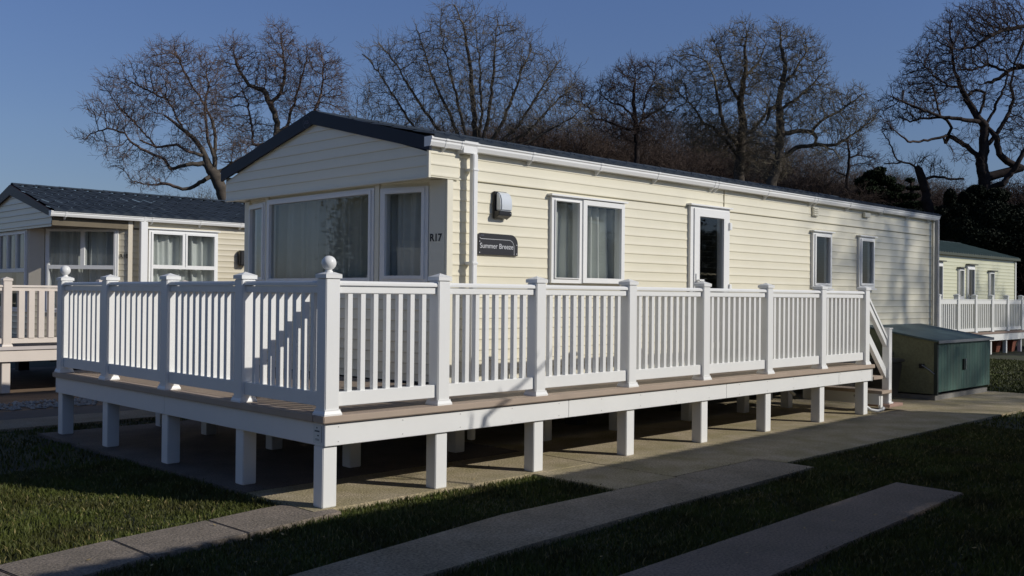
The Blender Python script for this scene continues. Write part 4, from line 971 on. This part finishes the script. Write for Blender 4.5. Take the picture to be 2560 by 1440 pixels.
make_tree('oak_tree', 'small bare flat-topped oak between the multi-stemmed tree and the tall twin oaks', 48,
  [[(1592, 440, 8), (1591, 350, 7), (1589, 294, 6), (1582, 259, 5), (1585, 220, 4), (1590, 185, 2)], [(1589, 300, 5), (1579, 287, 4), (1558, 266, 4), (1526, 256, 3), (1500, 235, 2)],
   [(1591, 330, 5), (1544, 315, 4), (1516, 303, 4), (1483, 294, 3), (1474, 270, 3), (1453, 254, 2)], [(1591, 340, 5), (1605, 298, 4), (1629, 284, 4), (1662, 266, 3), (1675, 249, 2)], [(1605, 298, 4), (1615, 240, 3), (1640, 190, 2)]],
  [(1585, 175, 60, 25, 1.4), (1640, 165, 35, 22), (1530, 215, 50, 25, 1.3), (1480, 235, 25, 18), (1580, 230, 80, 35), (1660, 225, 45, 40), (1620, 290, 50, 30, .6), (1500, 290, 50, 40, .8), (1600, 320, 90, 50, .7), (1440, 240, 40, 40, .7)],
  BARKD, TW4, seed=4, natt=8000, twigs=5, twig_len=.45, gnarl=.35)
make_tree('oak_tree', 'large bare oak, left one of the tall twin oaks above the main roof', 40,
  [[(1848, 500, 17), (1847, 430, 15), (1852, 370, 13), (1858, 311, 12), (1850, 257, 9), (1858, 218, 8), (1865, 179, 6), (1862, 117, 4), (1868, 80, 2)], [(1852, 370, 9), (1820, 335, 7), (1807, 307, 7), (1795, 249, 6), (1788, 202, 4), (1770, 160, 3)],
   [(1850, 400, 7), (1784, 319, 6), (1757, 307, 5), (1737, 272, 4), (1715, 250, 2)], [(1858, 340, 7), (1885, 320, 6), (1912, 290, 5), (1925, 250, 3)], [(1850, 257, 5), (1825, 215, 5), (1810, 170, 4), (1790, 110, 2)], [(1862, 200, 5), (1895, 160, 4), (1915, 110, 2)]],
  [(1860, 85, 45, 38, 1.2), (1820, 110, 55, 40), (1760, 140, 50, 35), (1705, 160, 40, 40, .8), (1720, 215, 55, 50), (1790, 220, 70, 60), (1865, 190, 65, 80), (1745, 285, 65, 45), (1880, 280, 40, 50, .7), (1670, 250, 45, 55, .9), (1800, 330, 110, 60, .8), (1860, 390, 60, 50, .6)],
  BARK, TW3, seed=5, natt=14000, twigs=4, twig_len=.45, gnarl=.3)
make_tree('oak_tree', 'large bare oak, right one of the tall twin oaks, long low limbs reaching right', 38,
  [[(1922, 520, 17), (1928, 459, 15), (1947, 400, 13), (1951, 323, 12), (1947, 253, 9), (1957, 210, 8), (1963, 167, 6), (1955, 125, 5), (1951, 89, 3)],
   [(1955, 335, 9), (1990, 328, 8), (2029, 330, 8), (2042, 345, 5), (2030, 370, 4)], [(2025, 330, 6), (2052, 303, 5), (2107, 272, 4), (2155, 235, 2)],
   [(1947, 400, 9), (1962, 389, 9), (1990, 369, 8), (2037, 362, 7), (2091, 362, 6), (2130, 338, 4), (2184, 300, 2)], [(1947, 262, 7), (1924, 272, 7), (1918, 300, 5)], [(1957, 210, 6), (1990, 175, 5), (2015, 130, 3)], [(1951, 270, 6), (1995, 245, 5), (2040, 200, 3)], [(2060, 362, 4), (2085, 375, 3), (2100, 400, 2)]],
  [(1950, 85, 45, 35, 1.2), (2000, 110, 45, 35), (2030, 165, 45, 50), (1965, 165, 65, 65, 1.2), (2050, 240, 50, 60), (1970, 260, 60, 60), (2100, 270, 55, 45), (2140, 245, 35, 40, .8), (2120, 320, 60, 30, 1.2), (2180, 300, 22, 25), (2060, 385, 35, 18, .4), (1920, 330, 60, 60, .7), (1930, 410, 60, 50, .5), (2030, 310, 60, 40, .7)],
  BARK, TW3, seed=6, natt=14000, twigs=4, twig_len=.45, gnarl=.3)
make_tree('oak_tree', 'big dark gnarled oak at the right edge, its trunk rising from ivy', 42,
  [[(2475, 640, 19), (2466, 540, 18), (2463, 500, 17), (2461, 445, 17), (2453, 408, 16), (2460, 369, 14), (2462, 315, 12), (2441, 288, 10), (2414, 241, 8), (2402, 218, 6), (2385, 170, 4), (2380, 120, 3)],
   [(2453, 412, 10), (2440, 385, 9), (2418, 365, 9), (2386, 346, 8), (2372, 340, 8), (2364, 358, 6), (2359, 345, 4)], [(2380, 344, 6), (2358, 342, 5), (2301, 354, 4), (2270, 354, 4), (2246, 334, 2.5), (2225, 315, 1.5)],
   [(2376, 340, 6), (2379, 320, 5), (2367, 300, 5), (2351, 290, 4), (2340, 250, 4), (2330, 210, 3)], [(2452, 303, 9), (2402, 297, 7), (2351, 292, 6), (2301, 272, 5), (2246, 249, 3)], [(2351, 292, 5), (2300, 296, 4), (2275, 305, 3)],
   [(2460, 369, 9), (2478, 352, 8), (2495, 330, 8), (2519, 288, 7), (2534, 249, 6), (2526, 210, 5), (2535, 160, 3)], [(2470, 310, 6), (2484, 280, 5), (2492, 255, 5), (2511, 218, 4), (2520, 180, 3)],
   [(2560, 424, 14), (2519, 404, 13), (2498, 384, 11), (2492, 360, 11), (2491, 342, 10), (2475, 325, 8), (2462, 315, 8)],
   [(2507, 480, 11), (2507, 459, 11), (2530, 430, 10), (2548, 400, 9), (2570, 360, 8), (2590, 280, 7)],
   [(2590, 60, 8), (2560, 66, 8), (2515, 74, 7), (2476, 89, 6), (2437, 117, 5), (2400, 125, 3)], [(2600, 160, 9), (2560, 167, 8), (2530, 172, 7), (2505, 190, 7), (2480, 206, 6), (2462, 208, 4)],
   [(2495, 145, 5), (2470, 160, 5), (2440, 172, 4), (2400, 175, 3)], [(2414, 241, 6), (2440, 225, 5), (2462, 232, 5), (2458, 262, 5), (2450, 282, 5)], [(2402, 218, 5), (2370, 215, 4), (2330, 185, 3), (2300, 150, 2)], [(2590, 280, 6), (2600, 160, 6), (2590, 60, 6)]],
  [(2420, 45, 70, 40, 1.3), (2500, 25, 60, 35, 1.2), (2350, 90, 45, 40, 1.3), (2300, 150, 45, 40, 1.3), (2430, 110, 80, 50), (2520, 120, 60, 50), (2380, 190, 70, 40, 1.2), (2270, 215, 45, 30, 1.2), (2320, 250, 60, 35), (2235, 250, 30, 30), (2540, 330, 30, 60, .8), (2230, 310, 30, 25, .5), (2420, 340, 30, 25, .4), (2540, 220, 40, 50, .6), (2400, 395, 30, 20, .3), (2440, 240, 60, 40, .8), (2340, 190, 90, 60, 1.2), (2290, 270, 70, 40, 1.0), (2470, 60, 100, 60, 1.2), (2400, 140, 90, 70, 1.2), (2560, 300, 40, 70, .8), (2200, 270, 30, 30, .6)],
  BARKD, TW4, seed=7, natt=15000, twigs=2, twig_len=.42, gnarl=.38, thick=.8, tip=.0085, expo=2.2, kill=.16, step=.13)
make_tree('ivy_clad_stump', 'broken ivy-clad trunk with one thin limb arching left, beside the gnarled oak', 43,
  [[(2328, 620, 15), (2325, 560, 15), (2318, 490, 14), (2306, 450, 13), (2297, 425, 11), (2292, 418, 8)], [(2300, 430, 6), (2285, 415, 4), (2262, 407, 3.4), (2243, 400, 3), (2232, 378, 3), (2222, 350, 2.5), (2205, 330, 1.8)],
   [(2310, 445, 6), (2335, 441, 5), (2360, 443, 4.5), (2390, 448, 4), (2410, 447, 3)], [(2243, 403, 3), (2210, 408, 2)]],
  [(2320, 405, 40, 18, .6), (2215, 320, 20, 18, .6), (2345, 420, 30, 15, .4)], BARKD, TW4, seed=8, natt=500, twigs=4, twig_len=.45, gnarl=.5)
make_tree('scots_pine', 'thin dark pine with a bare straight trunk just right of the tall pair of oaks', 46,
  [[(2115, 520, 5), (2117, 490, 5), (2118, 440, 4.5), (2123, 395, 4), (2120, 360, 3), (2118, 345, 2)], [(2122, 392, 3), (2145, 388, 2.5), (2165, 392, 2), (2190, 398, 1.5)], [(2118, 440, 2), (2095, 432, 1.5), (2080, 420, 1)], [(2120, 420, 2), (2150, 408, 1.5), (2180, 412, 1)], [(2116, 485, 2), (2095, 470, 1.5), (2070, 465, 1)]],
  [(2135, 362, 40, 14), (2175, 395, 35, 12), (2090, 470, 40, 16, .7), (2160, 410, 30, 10, .6), (2080, 440, 20, 10, .3)], BARKD, TW4, seed=9, natt=900, twigs=6, twig_len=.4, gnarl=.5, cat='pine tree', group='evergreens behind the main caravan')

# trees behind the viewer that throw the dappled and the branch shadows
def wtree(name, label, base, top, r, seed, natt=700, limbs=None, **kw):
    x, y = base; lb = limbs or [[(x, y, 0, .22), (x + .2, y, top * .3, .2), (x - .1, y + .2, top * .6, .14), (x, y, top * .85, .07), (x, y, top, .03)]]
    return make_tree(name, label, 30, lb, [(x, y, top * .75, r)], BARK, TW3, seed=seed, natt=natt, world=True, group='bare trees on the viewer side', **kw)
wtree('oak_tree', 'bare tree on the viewer side, southern one dappling the far end of the cream siding', (25.4, -21.5), 21, 4.0, 21, natt=1200, twigs=4, twig_len=.8, step=.35, kill=.45, trad=.012)
wtree('oak_tree', 'bare tree on the viewer side farther along, dappling the greenish caravan', (41, -17), 17, 3.6, 22, natt=1200, twigs=4, twig_len=.8, step=.35, kill=.45, trad=.014)
wtree('sapling', 'thin bare sapling on the viewer side whose tip shadows the deck edge', (3.9, -4.75), 4.6, .22, 23, natt=24,
      limbs=[[(3.9, -4.75, 0, .032), (3.96, -4.75, 2.4, .026), (4.05, -4.75, 3.3, .022), (4.14, -4.75, 3.58, .019), (4.4, -4.75, 3.72, .017), (4.72, -4.75, 3.92, .014), (5.0, -4.75, 4.1, .010), (5.12, -4.75, 4.2, .006)],
             [(4.05, -4.75, 3.3, .016), (3.98, -4.75, 3.48, .014), (4.0, -4.75, 3.62, .01)], [(4.14, -4.75, 3.58, .014), (4.2, -4.75, 3.46, .012), (4.32, -4.75, 3.47, .008)], [(4.72, -4.75, 3.92, .010), (4.74, -4.75, 4.05, .008), (4.80, -4.75, 4.12, .006)], [(4.4, -4.75, 3.72, .012), (4.36, -4.75, 3.84, .008)]],
      twigs=1, twig_len=.10, step=.12, kill=.2, trad=.005, tip=.005)

# ------------------------------------------------------------------ undergrowth, thickets and evergreens
def thicket(name, label, boxes, m, seed, n, seg=7, sl_=.5, rad=.012, cat='thicket', kind='stuff', lean=.5, twig=2):
    """boxes: (px0,px1,ytop0,ytop1,depth,dspread): arching stems rising from the ground"""
    rng = np.random.default_rng(seed); P0 = []; P1 = []; R0 = []; R1 = []
    tot = sum((b[1] - b[0]) for b in boxes)
    for b in boxes:
        k = int(n * (b[1] - b[0]) / tot); px = rng.uniform(b[0], b[1], k); dep = b[4] + rng.uniform(-b[5], b[5], k); t = (px - b[0]) / (b[1] - b[0])
        yt = b[2] + (b[3] - b[2]) * t + np.abs(rng.normal(0, 26, k)) + 14 * np.sin(px * .045) + 9 * np.sin(px * .13 + 1) + rng.normal(0, 7, k); top = np.array([at(px[i], yt[i], dep[i]) for i in range(k)]); H = np.maximum(top[:, 2], .6)
        st = rng.uniform(.15, .95, k) ** .7   # where up the stem the visible piece starts
        cur = top.copy(); cur[:, 2] = H * st * .8; d = rng.normal(size=(k, 3)) * lean; d[:, 2] = 1; d /= np.linalg.norm(d, axis=1, keepdims=True)
        for s_ in range(seg):
            nx = cur + d * sl_ * rng.uniform(.6, 1.2, (k, 1)); over = nx[:, 2] > H; nx[over, 2] = H[over] - rng.uniform(0, .3, over.sum()); r_ = rad * (1 - s_ / seg * .6)
            P0.append(cur); P1.append(nx); R0.append(np.full(k, r_)); R1.append(np.full(k, r_ * .85))
            for _ in range(twig):
                sd = rot_rand(d, rng.uniform(.4, 1.2, k), rng); P0.append(nx); P1.append(nx + sd * sl_ * rng.uniform(.4, 1., (k, 1))); R0.append(np.full(k, rad * .55)); R1.append(np.full(k, rad * .3))
            cur = nx; d = rot_rand(d, rng.uniform(.1, .6, k), rng)
    V, F = tubes(np.vstack(P0), np.vstack(P1), np.concatenate(R0), np.concatenate(R1), 3)
    o = link(name, np_mesh(name, V, F), m); tag(o, label, cat, kind=kind); return o
TWF = mat('far_twig', (.13, .105, .09), .9, .4, .4, spec=.1)
TWB = mat('thicket_brown', (.085, .062, .052), .9, .6, .5, spec=.15)
TWG = mat('thicket_grey', (.10, .085, .065), .9, .5, .8, spec=.15)
thicket('thicket', 'brown leafless undergrowth filling the space below the bare trees', [(880, 1000, 345, 330, 50, 2), (1000, 1200, 335, 330, 52, 3), (1180, 1300, 315, 290, 52, 3), (1300, 1480, 285, 290, 53, 3), (1480, 1700, 300, 345, 54, 3), (1700, 1900, 345, 400, 50, 3), (1900, 2110, 440, 478, 46, 2)], TWB, 31, 12000, sl_=.5, rad=.014, twig=3)
thicket('bare_wood', 'far-off bare wood reading as a brown haze of twigs between the nearer crowns', [(860, 1000, 355, 330, 70, 4), (1000, 1440, 320, 300, 70, 4), (1440, 1560, 300, 290, 70, 4), (1560, 1780, 290, 300, 70, 4), (1780, 2060, 310, 380, 66, 4), (2060, 2340, 420, 470, 66, 4)], TWF, 34, 8500, seg=6, sl_=.9, rad=.014, twig=3, lean=.35, cat='wood')
thicket('thicket', 'brown leafless undergrowth low behind the slate roof on the left', [(400, 470, 492, 488, 60, 3), (470, 560, 484, 482, 60, 3)], TWG, 32, 1400, sl_=.4, rad=.013)
thicket('thicket', 'dark leafless undergrowth tangled in front of the far right wood', [(2140, 2330, 470, 500, 50, 2), (2330, 2420, 490, 470, 50, 3), (2420, 2600, 480, 440, 46, 2)], mat('thicket_dark', (.055, .04, .036), .9, .5, .8, spec=.1), 33, 4000, sl_=.45, rad=.014, twig=3)

def leafcloud(blobs, n, size, seed, drop=.0, flat=0.):
    rng = np.random.default_rng(seed); P = []; tot = sum(b[3] * b[4] for b in blobs)
    for (px, py, dep, rx, ry) in blobs:
        k = int(n * rx * ry / tot); u = rng.normal(size=(k, 3)); u /= np.linalg.norm(u, axis=1, keepdims=True); u *= rng.uniform(.35, 1, (k, 1)) ** .6
        q = dep / CF; P.append(at(px, py, dep) + RT * u[:, :1] * rx * q + UP * u[:, 1:2] * ry * q + FW * u[:, 2:3] * (rx + ry) / 2 * q)
    P = np.vstack(P); P = P[P[:, 2] > .05]; k = len(P); a = rng.normal(size=(k, 3)); a[:, 2] *= (1 - flat); a /= np.linalg.norm(a, axis=1, keepdims=True)
    b = rng.normal(size=(k, 3)); b[:, 2] *= (1 - flat); b -= (a * b).sum(1, keepdims=True) * a; b /= np.linalg.norm(b, axis=1, keepdims=True); s_ = size * rng.uniform(.5, 1.4, (k, 1))
    V = np.stack([P - a * s_, P - b * s_ * .45, P + a * s_, P + b * s_ * .45], 1).reshape(-1, 3); F = np.arange(k)[:, None] * 4 + np.arange(4)[None]; return np_mesh('crown', V, F)
EV = mat('evergreen_leaf', (.022, .034, .016), .7, .5, 1.2, spec=.12)
EVD = mat('ivy_leaf_shade', (.012, .017, .010), .7, .6, 1.0, spec=.12)  # near-black leaf colour carries the shade cast by trees around it
def evergreen(name, label, blobs, n, size, seed, trunk, m=EV, flat=0., group='evergreens behind the main caravan', cat='tree'):
    t0 = at(*trunk[0][:3]); t = thing(name, (t0[0], t0[1], 0), label, cat, group)
    mb = MB(); pts = [at(*q[:3]) for q in trunk]; pts = [np.array([pts[0][0], pts[0][1], -.05])] + pts; rs = [trunk[0][3]] + [q[3] for q in trunk]
    mb.tube([tuple(p) for p in pts], rs, 8); mb.build('trunk', BARKD, t, smooth=True)
    rng = random.Random(seed); cen = blobs
    for b in cen[:8]:
        mb = MB(); p1 = at(b[0], b[1], b[2]); mb.tube([tuple(pts[-2]), tuple((pts[-1] + p1) / 2 + np.array([0, 0, .1])), tuple(p1)], [.07, .045, .02], 6); mb.build('limb', BARKD, t, smooth=True)
    link('crown', leafcloud(blobs, n, size, seed, flat=flat), m, t); return t
evergreen('pine_tree', 'rounded dark green evergreen pine standing above the main roof, right of the thin pine',
  [(2185, 440, 48, 28, 16), (2165, 455, 48, 30, 14), (2215, 452, 48, 26, 13), (2240, 470, 48, 22, 10), (2180, 478, 48, 40, 14), (2215, 490, 48, 40, 14), (2150, 490, 48, 28, 12), (2250, 495, 48, 20, 10), (2200, 425, 48, 16, 8), (2170, 515, 48, 45, 14), (2230, 520, 48, 45, 14)], 26000, .075, 41, [(2195, 540, 48, .22), (2195, 480, 48, .15)], flat=.4)
evergreen('cypress', 'small dark layered conifer between the rounded pine and the ivy stump',
  [(2275, 450, 47, 12, 6), (2285, 470, 47, 22, 6), (2275, 490, 47, 26, 8), (2285, 512, 47, 32, 10), (2285, 535, 47, 38, 12)], 9000, .06, 42, [(2282, 540, 47, .15), (2278, 450, 47, .06)], flat=.6)
evergreen('ivy_mass', 'near-black holly and ivy mass on the leaning trunk left of the gnarled oak',
  [(2375, 500, 41, 14, 30), (2395, 530, 41, 35, 25), (2420, 500, 41, 25, 25), (2440, 480, 41, 25, 18), (2400, 570, 41, 60, 35), (2360, 540, 41, 22, 28)], 34000, .06, 43, [(2380, 620, 41, .3), (2378, 500, 41, .15)], m=EVD)
evergreen('holly_tree', 'dark holly tree around the foot of the gnarled oak, behind the green roof',
  [(2470, 540, 41, 60, 45), (2520, 560, 41, 55, 50), (2450, 600, 41, 80, 40), (2540, 610, 41, 60, 45), (2490, 490, 41, 35, 20), (2400, 610, 42, 70, 35)], 60000, .065, 44, [(2480, 640, 41, .25), (2480, 520, 41, .15)], m=EVD)
evergreen('holly_tree', 'dark holly at the right edge of the picture beyond the far deck',
  [(2590, 560, 44, 70, 70), (2570, 640, 44, 60, 55), (2600, 700, 44, 60, 60), (2640, 620, 44, 60, 90)], 26000, .07, 45, [(2600, 740, 44, .25), (2600, 600, 44, .15)], m=EVD)
evergreen('holly_bush', 'dark evergreen bush just right of the main roof end, below the ivy stump',
  [(2330, 540, 44, 45, 25), (2290, 540, 44, 40, 20), (2350, 580, 44, 55, 30), (2300, 590, 44, 60, 30), (2360, 620, 44, 60, 40), (2420, 650, 47, 80, 40)], 30000, .07, 46, [(2330, 640, 44, .2), (2330, 560, 44, .1)], m=EVD)
# far-off wood closing the view on the right, reads as one dark mass
me = leafcloud([(2350, 620, 62, 150, 60), (2500, 600, 62, 150, 80), (2650, 600, 62, 150, 110), (2450, 700, 62, 250, 60), (2200, 600, 64, 120, 55)], 42000, .17, 47)
me.name = 'wood'; o = link('wood', me, EVD); tag(o, 'far-off dark wood closing the view behind the right caravan', 'wood', kind='stuff')
# low far hedge line on the horizon to the left and centre, hidden mostly by the caravans
me = leafcloud([(x, 735, 120, 160, 30) for x in range(-700, 3600, 200)], 26000, .35, 48)
me.name = 'far_hedge'; o = link('far_hedge', me, EV); tag(o, 'far-off hedge along the horizon behind the caravans', 'hedge', kind='stuff')

# ------------------------------------------------------------------ out of frame: leaf belt added to block sky, caravan seen in the glass
def belt(name, label, pts, h, n, size, seed):
    rng = np.random.default_rng(seed); P = []
    for (x0, y0), (x1, y1) in zip(pts[:-1], pts[1:]):
        L_ = math.hypot(x1 - x0, y1 - y0); k = int(n * L_); t = rng.uniform(0, 1, k); w_ = rng.normal(0, 2., k); nx, ny = (y1 - y0) / L_, -(x1 - x0) / L_
        top = h * (.8 + .2 * np.sin(t * L_ * .35) + .1 * np.sin(t * L_ * 1.1)); P.append(np.column_stack([x0 + (x1 - x0) * t + nx * w_, y0 + (y1 - y0) * t + ny * w_, top * rng.uniform(0, 1, k) ** .8]))
    P = np.vstack(P); k = len(P); a = rng.normal(size=(k, 3)); a /= np.linalg.norm(a, axis=1, keepdims=True); b = rng.normal(size=(k, 3)); b -= (a * b).sum(1, keepdims=True) * a; b /= np.linalg.norm(b, axis=1, keepdims=True)
    s_ = size * rng.uniform(.6, 1.4, (k, 1)); V = np.stack([P - a * s_, P - b * s_ * .6, P + a * s_, P + b * s_ * .6], 1).reshape(-1, 3)
    o = link(name, np_mesh(name, V, np.arange(k)[:, None] * 4 + np.arange(4)[None]), EV); tag(o, label, 'wood', kind='stuff')
belt('sky_block_belt', 'unseen dark evergreen belt behind the viewer, added to block low sky', [(-60, 90), (-62, 10), (-55, -60), (0, -80), (60, -80), (110, -60)], 13, 650, .28, 61)  # unseen leaf belt, put in to cut sky light on the walls
C5 = thing('static_caravan', (-14, 4, 0), 'cream static caravan across the lawn, west of the main gable and outside the view', 'caravan', 'static caravans in the park')
VX = -12.0
siding('side_wall', CREAM, C5, (VX, -3), (VX, 9), .5, 3.05, [(2, 4, 1.6, 2.6), (6, 7, .7, 2.7)]); siding('end_wall', CREAM, C5, (VX, 9), (VX - 4, 9), .5, 3.05); siding('end_wall', CREAM, C5, (VX - 4, -3), (VX, -3), .5, 3.05); siding('far_side_wall', CREAM, C5, (VX - 4, 9), (VX - 4, -3), .5, 3.05)
b = MB(); b.prism([(VX + .15, 3.05), (VX - 2, 3.65), (VX - 4.15, 3.05), (VX - 4.15, 3.0), (VX + .15, 3.0)], lambda p: (p[0], -3.1, p[1]), lambda p: (p[0], 9.1, p[1])); b.build('roof', ROOF, C5)
window(C5, (VX, -3), (0, 1), (1, 0), 2, 4, 1.6, 2.6, [(2.07, 2.95, 1.67, 2.53), (3.05, 3.93, 1.67, 2.53)], curt=[(2.1, 3.9, 1.6, 2.6, CURT, 71)])
window(C5, (VX, -3), (0, 1), (1, 0), 6, 7, .7, 2.7, [(6.12, 6.88, .9, 2.55)], name='door')
